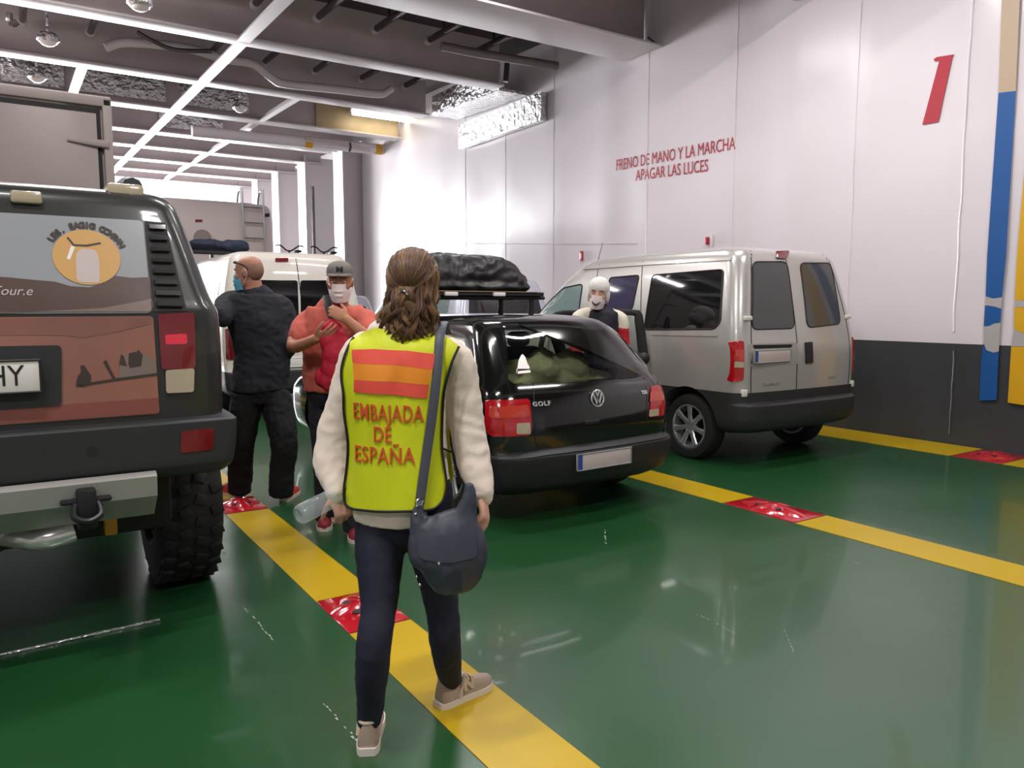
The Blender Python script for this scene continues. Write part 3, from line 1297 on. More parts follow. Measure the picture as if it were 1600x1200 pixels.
def plate(root, bvh, c, w, h, axis='R', text=None, m='plate_grey', tilt=0, y=None, blue=True):
    """number plate standing on the tail of a vehicle; c = (x, z)"""
    p = project(bvh, c[0], c[1], 'R', .018) if y is None else V((c[0], y, c[1]))
    M = turn(p, rx=tilt)
    mb = MB()
    mb.box((-w / 2, -.004, -h / 2), (w / 2, .012, h / 2), .004, M)
    q = mb.build('number_plate', MATS[m], root)
    mb = MB()
    for a, b in (((-w / 2, -h / 2), (w / 2, -h / 2)), ((-w / 2, h / 2), (w / 2, h / 2)), ((-w / 2, -h / 2), (-w / 2, h / 2)), ((w / 2, -h / 2), (w / 2, h / 2))):
        mb.tube([M @ V((a[0], -.005, a[1])), M @ V((b[0], -.005, b[1]))], .005, 6)
    mb.build('plate_frame', MATS['rim_silver' if not text else 'ink'], q)
    if blue:
        mb = MB()
        mb.box((-w / 2 + .005, -.0055, -h / 2 + .005), (-w / 2 + .045, .0, h / 2 - .005), 0, M)
        mb.build('blue_band', MATS['plate_blue'], q)
    if text:
        mb = MB()
        text_sheet(mb, text, h * .92, lambda x, z: M @ V((x + .015, -.0055, z)), M.to_3x3() @ V((0, .003, 0)), xs=.82)
        mb.build('plate_lettering', MATS['ink'], q)
    return q


# ---------------------------------------------------- black hatchback
golf = thing('hatchback_car', 'black hatchback with loaded roof rack, tail towards the viewer, in the middle lane', 'car', (3.42, 4.07, 0), .045)
#  z, w, yr, yf, rr, ry, bow, fr, fy
GR = [(.20, .74, .16, 3.98, .30, .22, .07, .4, .3), (.26, .80, .05, 4.06, .30, .24, .08, .4, .3), (.38, .835, .0, 4.12, .30, .26, .08, .45, .35), (.47, .842, -.005, 4.13, .30, .26, .08, .45, .35),
      (.495, .842, .02, 4.13, .30, .26, .08, .45, .35), (.51, .845, .055, 4.12, .29, .26, .08, .45, .35), (.62, .852, .055, 4.10, .28, .26, .08, .45, .35), (.74, .85, .07, 3.98, .27, .25, .08, .5, .4),
      (.82, .84, .09, 3.55, .27, .25, .08, .5, .4), (.90, .825, .125, 3.15, .27, .24, .08, .5, .4), (1.0, .785, .20, 2.95, .26, .22, .08, .45, .35), (1.15, .72, .335, 2.68, .25, .2, .08, .4, .3),
      (1.27, .66, .46, 2.45, .24, .18, .08, .4, .3), (1.335, .612, .545, 2.3, .23, .17, .09, .4, .3), (1.365, .57, .61, 2.2, .22, .16, .09, .4, .3), (1.385, .50, .70, 2.08, .22, .16, .1, .35, .3),
      (1.402, .36, .86, 1.9, .2, .16, .1, .25, .25), (1.41, .16, 1.1, 1.65, .1, .1, .05, .1, .1)]
g_out = slice_body(GR)
gb = bvh_of(raw(g_out))
hatch_glass = rpoly(seen(gb, golf, [(781, 508), (806, 505), (957, 505), (1006, 586), (990, 590), (800, 600), (788, 592)], 'R'), .03)
GL = [rpoly([(.62, .97), (1.35, .93), (1.33, 1.30), (.98, 1.30)], .04), rpoly([(1.43, .93), (2.75, .90), (2.35, 1.27), (1.42, 1.31)], .04)]
cav = [(z, max(.1, w - .07), yr + .09, yf - .09, rr, ry, b, fr, fy) for z, w, yr, yf, rr, ry, b, fr, fy in GR if .6 < z < 1.39]
cav[-1] = (1.373,) + cav[-1][1:]
cuts = [raw(slice_body(cav, sub=2)), prism_cut([(x * .97, .985 * z + .01) for x, z in hatch_glass], 'R', -.3, 1.4)]
cuts += [prism_cut(p, 'L', -1.3, 1.3) for p in GL]
cuts += [cyl_cut(y, .29, .36, x0, x1) for y in (.76, 3.17) for x0, x1 in ((-1.1, -.58), (.58, 1.1))]
me = boolean(raw(g_out), cuts)
finish_mesh(me, 32)
me.materials.append(MATS['paint_black'])
link('body', me, golf)
low = slice_body(GR, .2, .494, grow=.006)
me = boolean(raw(low), [cyl_cut(y, .29, .37, x0, x1) for y in (.76, 3.17) for x0, x1 in ((-1.1, -.5), (.5, 1.1))] + [prism_cut([(.9, .1), (5, .1), (5, .6), (.9, .6)], 'L', -1.2, 1.2)])
finish_mesh(me, 32)
me.materials.append(MATS['trim_soft'])
link('bumper', me, golf)
mb = MB()
mb.ball((-.96, 2.62, .93), (.1, .06, .075), 10)
mb.tube([(-.8, 2.62, .9), (-.93, 2.62, .92)], .025, 8)
mb.build('door_mirror', MATS['paint_black'], golf)
panel('hatch_window', gb, hatch_glass, 'R', MATS['tinted_glass'], golf, .003, .005, .06)
for p in GL:
    panel('side_window', gb, p, 'L', MATS['tinted_glass'], golf, .002, .005, .08)
    panel('side_window', gb, p, 'S', MATS['tinted_glass'], golf, .002, .005, .08)
for pts, lab in (([(757, 624), (826, 622), (829, 679), (762, 681), (755, 660)], 1), ([(1016, 603), (1031, 601), (1037, 620), (1036, 649), (1013, 652)], 2)):
    q = rpoly(seen(gb, golf, pts, 'R'), .025)
    tl = panel('tail_lamp', gb, q, 'R', MATS['lamp_red'], golf, .008, .03, .04)
    up = [(762, 634), (824, 632), (826, 650), (760, 652)] if lab == 1 else [(1015, 612), (1034, 611), (1036, 624), (1014, 628)]
    panel('amber_lens', gb, rpoly(seen(gb, golf, up, 'R'), .015), 'R', MATS['lamp_orange'], tl, .010, .004, .04)
    lo = [(806, 661), (827, 660), (828, 678), (806, 678)] if lab == 1 else [(1014, 640), (1028, 638), (1028, 649), (1013, 651)]
    panel('reverse_lens', gb, rpoly(seen(gb, golf, lo, 'R'), .01), 'R', MATS['lamp_clear'], tl, .010, .004, .04)
# bumper lip, plate recess, handle
panel('bumper_strip', gb, ribbon(seen(gb, golf, [(772, 712), (850, 705), (950, 692), (1035, 678)], 'R'), .03), 'R', MATS['trim_soft'], golf, .012, .03, .05)
panel('plate_recess', gb, rpoly(seen(gb, golf, [(884, 703), (1000, 688), (1008, 728), (892, 746)], 'R'), .03), 'R', MATS['trim_soft'], golf, .003, .02, .06)
c = seen(gb, golf, [(942, 716)], 'R')[0]
plate(golf, gb, c, .50, .112)
seam_lines(golf, gb, [seen(gb, golf, [(832, 598), (833, 640), (836, 690), (845, 703)], 'R'), seen(gb, golf, [(1006, 590), (1010, 640), (1012, 668)], 'R')], 'R')
c = seen(gb, golf, [(932, 622)], 'R')[0]
mb = MB()
pc = project(gb, c[0], c[1], 'R', .012)
M = turn(pc, rx=R(82))
mb.lathe([(.056, -.006), (.062, 0), (.056, .006), (.050, 0)], 40, M, close=True)
for path in ([(-.040, .036), (-.012, -.036), (0, -.004), (.012, -.036), (.040, .036)], [(-.018, .052), (0, .012), (.018, .052)]):
    mb.tube([M @ V((x, y, 0)) for x, y in path], .0065, 8)
mb.build('round_emblem', MATS['chrome'], golf)


def badge(root, bvh, txt, px, size, xs=1.0, m='chrome', dy=0, space=1.1):
    c = seen(bvh, root, [px], 'R')[0]
    mb = MB()
    text_sheet(mb, txt, size, lambda x, y: project(bvh, c[0] + x, c[1] + y + dy * x, 'R', .006), V((0, .005, 0)), xs=xs, space=space, bold=.0012)
    return mb.build('badge_lettering', MATS[m], root)


badge(golf, gb, 'GOLF', (846, 631), .040, 1.2, space=1.25)
badge(golf, gb, 'TDI', (1006, 613), .034, 1.1)
# small white sticker on the hatch glass
q = seen(gb, golf, [(806, 583), (809, 564), (812, 557), (815, 553), (819, 557), (823, 568), (826, 573), (826, 576), (806, 576)], 'R')
panel('window_sticker', gb, q, 'R', MATS['sign_white'], golf, .007, .002, .05)
panel('window_sticker', gb, seen(gb, golf, [(808, 580), (827, 578), (828, 582), (808, 584)], 'R'), 'R', MATS['sign_white'], golf, .007, .002, .05)
mb = MB()
pts = seen(gb, golf, [(925, 660), (945, 659)], 'R')
for x, z in pts[:1]:
    p = project(gb, x, z, 'R', .01)
    mb.box(p + V((-.07, 0, -.012)), p + V((.07, .03, .016)), .008)
mb.build('hatch_handle', MATS['trim_soft'], golf)
for x in (-.72, .72):
    for y in (.76, 3.17):
        wheel(golf, (x, y, .29), .29, .19, .19, -1 if x < 0 else 1)
# seats and shelf in the dark cabin
mb = MB()
for x in (-.36, .36):
    mb.box((x - .22, 1.45, .55), (x + .22, 1.6, 1.12), .05)
    mb.box((x - .11, 1.47, 1.12), (x + .11, 1.56, 1.25), .04)
mb.box((-.62, .95, .5), (.62, 1.1, .98), .05)
mb.build('seats', MATS['fabric_navy'], golf)
# blanket heap behind the hatch glass
mat('blanket', rgb(186, 176, 128), 0.9, bump=(14, .5, .02), vary=(3, .5, rgb(110, 116, 92)))
mb = MB()
random.seed(3)
for i in range(16):
    x = random.uniform(-.42, .40)
    mb.ball((x, random.uniform(.50, .8), random.uniform(.93, 1.05) - .28 * abs(x)), (random.uniform(.12, .18), random.uniform(.10, .14), random.uniform(.08, .13)), 8)
mb.box((-.52, .42, .78), (.5, .85, .94), .05)
me = fuse(mb, .018, 3)
for v in me.vertices:
    v.co.z += .035 * noise.noise(v.co * 9) + .02 * (1 - 2 * abs(noise.noise(v.co * 14)))
me.materials.append(MATS['blanket'])
t = thing('blanket', 'crumpled olive and grey-green blanket piled behind the black hatchback\'s rear window', 'blanket', golf.location, golf.rotation_euler.z)
link('cloth', me, t)
# open rear door on the far side
H = V((4.45, 6.40, 0))
dr = bpy.data.objects.new('open_door', None)
COL.objects.link(dr)
dr.parent = golf
Mi = local_of(golf)
dr.location = Mi @ H
a1 = onZ(1012, 560, .95)
tip = V((5.27, 5.66, 0))
dv = (tip - H)
dr.rotation_euler.z = atan2(dv.y, dv.x) - golf.rotation_euler.z
L = dv.length
mb = MB()
mb.prism(rpoly([(0, .28), (L - .05, .28), (L, .5), (L, .93), (0, .95)], .05), .07, Matrix(((1, 0, 0, 0), (0, 0, 1, -.035), (0, 1, 0, 0), (0, 0, 0, 1))))
mb.build('door_panel', MATS['paint_black'], dr)
mb = MB()
mb.tube([(.03, 0, .94), (.10, 0, 1.25), (.22, 0, 1.385), (.45, 0, 1.405), (L - .14, 0, 1.405), (L - .075, 0, 1.33), (L - .02, 0, .94)], [(.022, .03)] * 5 + [(.026, .045), (.026, .05)], 8, smooth=3, up=(0, 1, 0))
mb.build('window_frame', MATS['trim_soft'], dr)
mb = MB()
mb.prism([(.05, .94), (.24, 1.37), (L - .14, 1.38), (L - .05, .94)], .004, Matrix(((1, 0, 0, 0), (0, 0, 1, 0), (0, 1, 0, 0), (0, 0, 0, 1))))
mb.build('door_glass', MATS['clear_glass'], dr)
mb = MB()
mb.ball((L - .03, 0, .95), (.07, .06, .07), 10)
mb.build('door_latch_corner', MATS['trim_soft'], dr)

# roof rack and tarpaulin load
mat('tarp', rgb(24, 23, 24), 0.42, bump=(7, .5, .03))
GM = Matrix.Translation(golf.location) @ Matrix.Rotation(golf.rotation_euler.z, 4, 'Z')
t = thing('roof_rack', 'black roof rack carrying the tarpaulin bundle on the black hatchback', 'roof rack', golf.location, golf.rotation_euler.z)
for y in (1.62, 2.10):
    mb = MB()
    mb.box((-.62, y - .025, 1.525), (.72, y + .025, 1.555), .01)
    cb = mb.build('crossbar', MATS['trim_soft'], t)
    for s in (-1, 1):
        mb = MB()
        mb.tube([(s * .58, y, 1.54), (s * .58, y, 1.46), (s * .565, y, 1.36)], [(.03, .02), (.025, .02), (.04, .03)], 8)
        mb.build('foot', MATS['trim_soft'], cb)
mb = MB()
mb.box((-.60, 1.56, 1.555), (.68, 2.18, 1.575), .008)
for y in (1.58, 1.75, 1.9, 2.02, 2.15):
    mb.box((-.60, y - .02, 1.575), (.68, y + .02, 1.59), .005)
mb.build('basket', MATS['trim_soft'], t)
for x in (-.36, .12):
    mb = MB()
    mb.box((x, 1.535, 1.552), (x + .12, 1.565, 1.585), .006)
    mb.build('white_strap_end', MATS['sign_white'], t)
mb = MB()
mb.tube([(-.5, 1.555, 1.592), (-.1, 1.552, 1.592), (.6, 1.555, 1.592)], .0035, 6)
mb.build('strap', MATS['tan_strap'], t)
mb = MB()
mb.box((-.52, 1.62, 1.6), (.52, 2.22, 1.84), .11)
mb.box((-.45, 1.66, 1.7), (.36, 2.15, 1.91), .09)
mb.ball((.46, 1.8, 1.69), (.15, .2, .1), 10)
mb.ball((.38, 1.9, 1.78), (.2, .25, .11), 10)
mb.box((-.52, 1.60, 1.596), (.58, 2.2, 1.67), .04)
me = fuse(mb, .016, 5)
for v in me.vertices:
    p = v.co
    f = .022 * noise.noise(V((p.x * 5, p.y * 4, p.z * 7))) + .016 * (1 - abs(noise.noise(V((p.x * 9 + p.z * 6, p.y * 6, p.z * 9 - p.x * 4)))) * 2)
    n_ = (p - V((0, 1.92, 1.72))).normalized()
    v.co += n_ * f
    if v.co.z < 1.594:
        v.co.z = 1.594
me.materials.append(MATS['tarp'])
t = thing('tarpaulin_bundle', 'lumpy black tarpaulin bundle strapped on the hatchback\'s roof rack', 'luggage', golf.location, golf.rotation_euler.z)
link('tarpaulin', me, t)

# ---------------------------------------------------- silver van
van = thing('delivery_van', 'silver van with grey plastic bumpers parked in the far right lane by the wall', 'van', (6.28, 4.50, 0), 0)
VR = [(.31, .78, .12, 4.25, .25, .2, .05, .4, .3), (.36, .85, .03, 4.35, .25, .22, .05, .4, .3), (.46, .875, .0, 4.4, .25, .22, .05, .45, .35), (.57, .88, .0, 4.42, .25, .22, .05, .45, .35), (.585, .88, .02, 4.42, .25, .2, .05, .45, .35),
      (.60, .88, .06, 4.42, .18, .16, .04, .45, .35), (.8, .89, .06, 4.38, .17, .16, .04, .45, .35), (.95, .893, .06, 4.2, .17, .16, .04, .5, .4), (1.08, .89, .065, 3.95, .17, .16, .04, .5, .4), (1.2, .88, .08, 3.72, .17, .16, .04, .5, .35),
      (1.4, .85, .115, 3.47, .16, .16, .04, .5, .35), (1.6, .81, .155, 3.24, .16, .16, .04, .5, .35), (1.8, .765, .20, 2.98, .16, .16, .04, .5, .35), (1.92, .73, .235, 2.78, .16, .16, .04, .5, .35), (1.975, .695, .27, 2.62, .16, .16, .05, .45, .3),
      (2.0, .65, .32, 2.5, .16, .16, .05, .45, .3), (2.02, .56, .42, 2.3, .16, .16, .05, .35, .3), (2.035, .36, .6, 1.8, .15, .15, .05, .2, .2), (2.04, .15, .9, 1.5, .1, .1, .03, .1, .1)]
v_out = slice_body(VR)
vb = bvh_of(raw(v_out))
me = boolean(raw(v_out), [cyl_cut(y, .32, .385, x0, x1) for y in (.72, 3.5) for x0, x1 in ((-1.2, -.55), (.55, 1.2))])
finish_mesh(me, 32)
me.materials.append(MATS['paint_silver'])
link('body', me, van)
sv = lambda pts, ax: seen(vb, van, pts, ax)
# grey plastic lower band all round: tail
low = slice_body(VR, .31, .69, grow=.010)
me = boolean(raw(low), [cyl_cut(y, .32, .385, x0, x1) for y in (.72, 3.5) for x0, x1 in ((-1.2, -.55), (.55, 1.2))])
finish_mesh(me, 32)
me.materials.append(MATS['trim_dark'])
link('bumper', me, van)
for pts in ([(1175, 409), (1229, 409), (1241.5, 513), (1174.5, 515)], [(1249, 411), (1297, 411), (1313, 506), (1261, 512)]):
    p = rpoly(sv(pts, 'R'), .07, 6)
    f = panel('rear_window', vb, p, 'R', MATS['grey_glass'], van, .004, .01, .06)
    bead('window_seal', vb, p, 'R', .006, MATS['seam'], f)
WL = [rpoly(sv([(1020, 430), (1131, 421), (1126, 503), (1116, 514), (1007, 515)], 'L'), .05, 5), rpoly(sv([(953, 434), (999, 430), (988, 483), (948, 486)], 'L'), .04, 5), rpoly([(2.42, 1.14), (3.50, 1.14), (3.18, 1.46), (2.82, 1.68), (2.46, 1.72)], .05, 5)]
for p, m in zip(WL, ('dark_glass', 'violet_glass', 'pale_glass')):
    f = panel('side_window', vb, p, 'L', MATS[m], van, .004, .01, .08)
    bead('window_seal', vb, p, 'L', .008, MATS['seam'], f)
    f = panel('side_window', vb, p, 'S', MATS['dark_glass'], van, .004, .01, .08)
for s, pts in ((-1, [(1130, 533), (1160, 532), (1160, 594), (1129, 596)]), (1, [(1325, 522), (1332, 524), (1335, 577), (1326, 580)])):
    q = sv([(1131, 533), (1160, 532), (1160, 594), (1129, 596)], 'R')
    q = [(-s * -abs(x) if s > 0 else -abs(x), z) for x, z in q]
    tl = panel('tail_lamp', vb, rpoly(q, .02), 'R', MATS['lamp_red'], van, .012, .03, .03)
    zz = sorted(z for x, z in q)
    xs = sorted(abs(x) for x, z in q)
    hgt = zz[-1] - zz[0]
    panel('amber_lens', vb, rect(s * xs[0] * 1.01, zz[0] + hgt * .52, s * xs[-1] * .99, zz[0] + hgt * .78), 'R', MATS['lamp_orange'], tl, .0145, .003, .03)
    panel('reverse_lens', vb, rect(s * xs[0] * 1.01, zz[0] + hgt * .36, s * xs[-1] * .99, zz[0] + hgt * .50), 'R', MATS['lamp_clear'], tl, .0145, .003, .03)
panel('plate_recess', vb, rpoly(sv([(1167, 537), (1246, 535), (1247, 569), (1169, 573)], 'R'), .03), 'R', MATS['alu'], van, .002, .01, .06)
panel('recess_shadow_gap', vb, rpoly(sv([(1176, 539), (1238, 538), (1236, 543), (1178, 545)], 'R'), .008), 'R', MATS['seam'], van, .004, .01, .06)
plate(van, vb, sv([(1205, 556)], 'R')[0], .50, .11)
panel('door_handle', vb, rpoly(sv([(1257, 535), (1268, 534), (1269, 567), (1258, 568)], 'R'), .01), 'R', MATS['ink'], van, .012, .02, .05)
panel('high_brake_lamp', vb, rpoly(sv([(1211, 392), (1226, 392), (1227, 404), (1212, 403)], 'R'), .015), 'R', MATS['lamp_deep'], van, .02, .03, .05)
for pts in ([(1153, 491), (1162, 491), (1168, 499), (1153, 499)], [(1318, 487), (1328, 488), (1330, 495), (1318, 494)], [(1153, 597), (1164, 596), (1164, 609), (1154, 609)], [(1318, 580), (1331, 579), (1332, 590), (1319, 591)]):
    pass
for s in (-1, 1):
    for z, w_, h_ in ((1.36, .09, .04), (.69, .06, .065)):
        xx = .74 if z > 1 else .80
        p = project(vb, s * xx, z, 'R', .0)
        mb = MB()
        mb.box(p + V((-w_ / 2, -.022, -h_ / 2)), p + V((w_ / 2, .02, h_ / 2)), .01)
        mb.build('door_hinge', MATS['plate_white'], van)
wz = lambda z: pchip([r[0] for r in VR], [r[1] for r in VR], z)
xm = sv([(1244, 520)], 'R')[0][0]
seam_lines(van, vb, [[(xm, 1.99 - k * .1) for k in range(14)]] + [[(s * (wz(z) - .155), z) for z in (1.98, 1.9, 1.8, 1.6, 1.4, 1.2, 1.0, .8, .67)] for s in (-1, 1)], 'R', .010)
yz = sv([(1013, 398), (1002, 520), (1000, 590)], 'L')
seam_lines(van, vb, [yz, [(3.0, 1.7), (2.95, .75)], sv([(937, 412), (925, 500)], 'L')], 'L', .010)
panel('door_rail', vb, ribbon(sv([(1018, 522), (1065, 523), (1122, 524)], 'L'), .02), 'L', MATS['paint_silver'], van, .008, .01, .08)
panel('roof_gutter', vb, ribbon([(.35, 1.90), (1.4, 1.905), (2.5, 1.90)], .03), 'L', MATS['paint_silver'], van, .012, .02, .1)
badge(van, vb, 'TRANSPORT', (1205, 600), .034, 1.1, 'alu')
badge(van, vb, 'EXPERT', (1300, 590), .034, 1.0, 'alu')
mb = MB()
mb.tube([(-.40, 2.68, 1.95), (-.42, 2.62, 2.05), (-.45, 2.52, 2.2)], .004, 6)
mb.build('aerial', MATS['ink'], van)
for x in (-.76, .76):
    for y in (.72, 3.5):
        wheel(van, (x, y, .315), .315, .2, .215, -1 if x < 0 else 1)
mb = MB()
mb.tube([(.35, .12, .33), (.36, .5, .32)], .03, 8)
mb.box((-.6, .4, .26), (.6, 4.0, .36), .04)
mb.build('underbody', MATS['underbody'], van)

# ---------------------------------------------------- big black off-road vehicle at left
hum = thing('offroad_vehicle', 'big black off-road vehicle with desert picture on its tailgate, cut by the left edge', 'car', (-.15, 3.46, 0), 0)
HR = [(.72, .90, .2, 4.6, .12, .12, .02, .2, .2), (.78, .935, .13, 4.65, .12, .12, .02, .2, .2), (.95, .95, .115, 4.68, .12, .12, .02, .2, .2), (1.25, .955, .115, 4.6, .12, .12, .02, .2, .2), (1.30, .955, .118, 3.6, .12, .12, .02, .2, .2), (1.44, .95, .125, 3.4, .11, .12, .02, .2, .15),
      (1.5, .925, .14, 3.35, .11, .12, .02, .2, .15), (1.7, .87, .19, 3.2, .11, .12, .02, .2, .15), (1.86, .825, .23, 3.08, .11, .12, .02, .2, .15), (1.91, .805, .245, 3.02, .11, .12, .02, .2, .15), (1.95, .77, .28, 2.95, .11, .12, .02, .2, .15), (1.975, .68, .36, 2.85, .1, .1, .02, .2, .15), (1.985, .45, .55, 2.6, .1, .1, .02, .2, .15)]
h_out = slice_body(HR)
hb = bvh_of(raw(h_out))
me = boolean(raw(h_out), [cyl_cut(y, .5, .56, x0, x1) for y in (.98, 4.0) for x0, x1 in ((-1.3, -.55), (.55, 1.3))])
finish_mesh(me, 30)
me.materials.append(MATS['paint_black_dusty'])
link('body', me, hum)
sh = lambda pts: seen(hb, hum, pts, 'R')
mirrorx = lambda q: [(-x, z) for x, z in q][::-1]
# picture on the rear window and tailgate
mat('art_sky', rgb(150, 154, 158), 0.25, coat=.3)
mat('art_haze', rgb(128, 112, 104), 0.3, coat=.3)
mat('art_hill', rgb(98, 80, 74), 0.3, coat=.3, bump=(3, .0), vary=(2.5, .35))
mat('art_sand', rgb(168, 112, 88), 0.3, coat=.3, vary=(1.6, .4, rgb(120, 84, 82)))
mat('art_sand_low', rgb(136, 80, 70), 0.3, coat=.3)
mat('art_sun', rgb(204, 160, 98), 0.3, coat=.3)
mat('art_dusk', rgb(112, 80, 76), 0.3, coat=.3, vary=(2.5, .3, rgb(150, 100, 84)))
mat('art_line', rgb(66, 58, 54), 0.4)
# the whole window is symmetrical about the vehicle's middle line
WT, WB = sh([(223, 343)])[0], sh([(237, 489)])[0]
win = rpoly([(-WB[0], WB[1]), (WB[0], WB[1]), (WT[0], WT[1] - .005), (-WT[0], WT[1] - .005)], .02)
rw = panel('rear_window', hb, win, 'R', MATS['art_sky'], hum, .004, .01, .06)
rw['label'] = 'rear window covered with a desert sunset picture'
zh = lambda px, py: sh([(px, py)])[0]
hill = [(-WB[0], WB[1] + .005)] + [(WB[0] - .005, WB[1] + .005)] + [zh(*p) for p in ((234, 433), (205, 434), (180, 431), (165, 441), (140, 449), (110, 447), (85, 440), (50, 437), (10, 433))] + [(-.3, zh(10, 430)[1]), (-.7, zh(10, 440)[1])]
panel('picture_hills', hb, hill, 'R', MATS['art_hill'], rw, .0055, .002, .06)
panel('picture_dunes', hb, [(-WB[0], WB[1] + .006), (WB[0] - .006, WB[1] + .006)] + [zh(*p) for p in ((236, 467), (200, 474), (160, 481), (110, 484), (50, 487), (8, 489))] + [(-.5, zh(8, 484)[1])], 'R', MATS['art_haze'], rw, .0065, .002, .06)
cx, cz = zh(136, 402)
sx = zh(188, 402)[0] - cx
sun = [(cx + sx * cos(2 * pi * k / 32), cz + sx * 0.92 * sin(2 * pi * k / 32)) for k in range(32)]
panel('picture_sun', hb, sun, 'R', MATS['art_sun'], rw, .0072, .002, .06)
panel('picture_jug', hb, rpoly([zh(120, 441), zh(156, 442), zh(154, 400), zh(148, 390), zh(126, 388), zh(118, 398)], .02), 'R', MATS['plate_grey'], rw, .0082, .002, .06)
panel('picture_spout', hb, [zh(104, 404), zh(109, 406), zh(117, 386), zh(111, 384)], 'R', MATS['sign_white'], rw, .0082, .002, .06)
panel('picture_line', hb, ribbon([zh(105, 371), zh(115, 383), zh(135, 384), zh(157, 380)], .008), 'R', MATS['art_line'], rw, .0082, .002, .06)
mb = MB()
w_txt = 'LES. SAGIG COMPAN'
for i, ch in enumerate(w_txt):
    if ch == ' ':
        continue
    a = R(148 - 122 * i / (len(w_txt) - 1))
    rad_ = sx * 1.16
    cc = (cx + rad_ * cos(a), cz + rad_ * .92 * sin(a))
    ca, sa = cos(a - pi / 2), sin(a - pi / 2)
    text_sheet(mb, ch, .034, lambda x, y: project(hb, cc[0] + x * ca - y * sa, cc[1] + x * sa + y * ca, 'R', .0082), V((0, .002, 0)), bold=.002)
mb.build('picture_lettering', MATS['art_line'], rw)
mb = MB()
cc = zh(18, 455)
text_sheet(mb, 'Tour.e', .05, lambda x, y: project(hb, cc[0] + x, cc[1] + y, 'R', .0082), V((0, .002, 0)), shear=.3)
mb.build('picture_lettering', MATS['plate_grey'], rw)
# tailgate
T0, T1 = zh(239, 494), zh(249, 646)
tgp = rpoly([(-T1[0], T1[1]), (T1[0], T1[1]), (T0[0], T0[1]), (-T0[0], T0[1])], .015)
tg = panel('tailgate', hb, tgp, 'R', MATS['art_sand'], hum, .004, .012, .06)
tg['label'] = 'tailgate covered with the lower part of the desert picture'
zl = zh(200, 622)[1]
panel('picture_dusk', hb, [(-T0[0] + .01, zh(100, 515)[1]), zh(100, 524), zh(130, 528), zh(185, 518), zh(236, 506), (zh(236, 500)[0], T0[1] - .004), (-T0[0] + .01, T0[1] - .004)], 'R', MATS['art_dusk'], tg, .0052, .002, .06)
panel('picture_foreground', hb, [(-T1[0] + .005, T1[1] + .004), (T1[0] - .005, T1[1] + .004), (zh(248, 622)[0], zh(248, 621)[1]), (zh(100, 632)[0], zh(100, 632)[1]), (-T0[0], zh(100, 634)[1])], 'R', MATS['art_sand_low'], tg, .0055, .002, .06)
for pts in ([(118, 603), (121, 589), (127, 580), (125, 572), (131, 570), (136, 578), (142, 586), (142, 593), (140, 601), (130, 604)], [(186, 570), (189, 553), (193, 556), (198, 572)], [(200, 568), (201, 552), (214, 549), (216, 546), (223, 555), (220, 572), (203, 575)], [(161, 565), (166, 562), (172, 575), (180, 590), (176, 592)]):
    panel('picture_figure', hb, [zh(*p) for p in pts], 'R', MATS['art_line'], tg, .0065, .002, .05)
panel('picture_tent', hb, [zh(*p) for p in ((184, 590), (190, 562), (198, 553), (226, 553), (244, 566), (244, 584), (220, 587))], 'R', MATS['art_haze'], tg, .0060, .002, .05)
panel('picture_line', hb, ribbon([zh(122, 602), zh(180, 593), zh(247, 584)], .01), 'R', MATS['art_line'], tg, .0065, .002, .05)
pr = [zh(96, 540), zh(96, 635)]
panel('plate_surround', hb, rpoly([(pr[0][0] - .66, zh(60, 637)[1]), (pr[1][0], zh(60, 635)[1]), (pr[0][0], zh(60, 540)[1]), (pr[0][0] - .66, zh(60, 538)[1])], .02), 'R', MATS['trim_dark'], hum, .012, .02, .08)
pz = zh(30, 587)
plate(hum, hb, (zh(64, 587)[0] - .262, pz[1]), .52, .125, text='4275 SHY', m='plate_white', y=.075)
mb = MB()
cc = zh(14, 612)
text_sheet(mb, 'AUTOS', .022, lambda x, y: V((cc[0] + x, .08, cc[1] + y)), V((0, .003, 0)))
mb.build('plate_holder_lettering', MATS['plate_grey'], hum)
# louvred quarter panels, tail lamps
for s in (1, -1):
    mk_ = (lambda q: q) if s > 0 else mirrorx
    lv = panel('louvre_panel', hb, mk_([zh(226, 345), zh(258, 348), zh(292, 486), zh(241, 487)]), 'R', MATS['trim_soft'], hum, .004, .012, .05)
    for k in range(8):
        t_ = k / 7
        y = 351 + 120 * t_
        a, b = zh(232 + 12 * t_, y), zh(257 + 28 * t_, y + 1)
        q = [a, b, (b[0], b[1] - .018), (a[0], a[1] - .018)]
        panel('louvre_slat', hb, mk_(q), 'R', MATS['paint_black'], lv, .022, .02, .05)
    tl = panel('tail_lamp', hb, rpoly(mk_([zh(246, 491), zh(303, 488), zh(305, 575), zh(252, 577)]), .012), 'R', MATS['lamp_deep'], hum, .012, .03, .05)
    panel('lit_lens', hb, rpoly(mk_([zh(257, 523), zh(291, 521), zh(292, 537), zh(258, 538)]), .01), 'R', MATS['lamp_bright'], tl, .014, .003, .05)
    panel('reverse_lamp', hb, rpoly(mk_([zh(258, 578), zh(303, 575), zh(302, 612), zh(259, 614)]), .012), 'R', MATS['lamp_clear'], hum, .014, .03, .05)
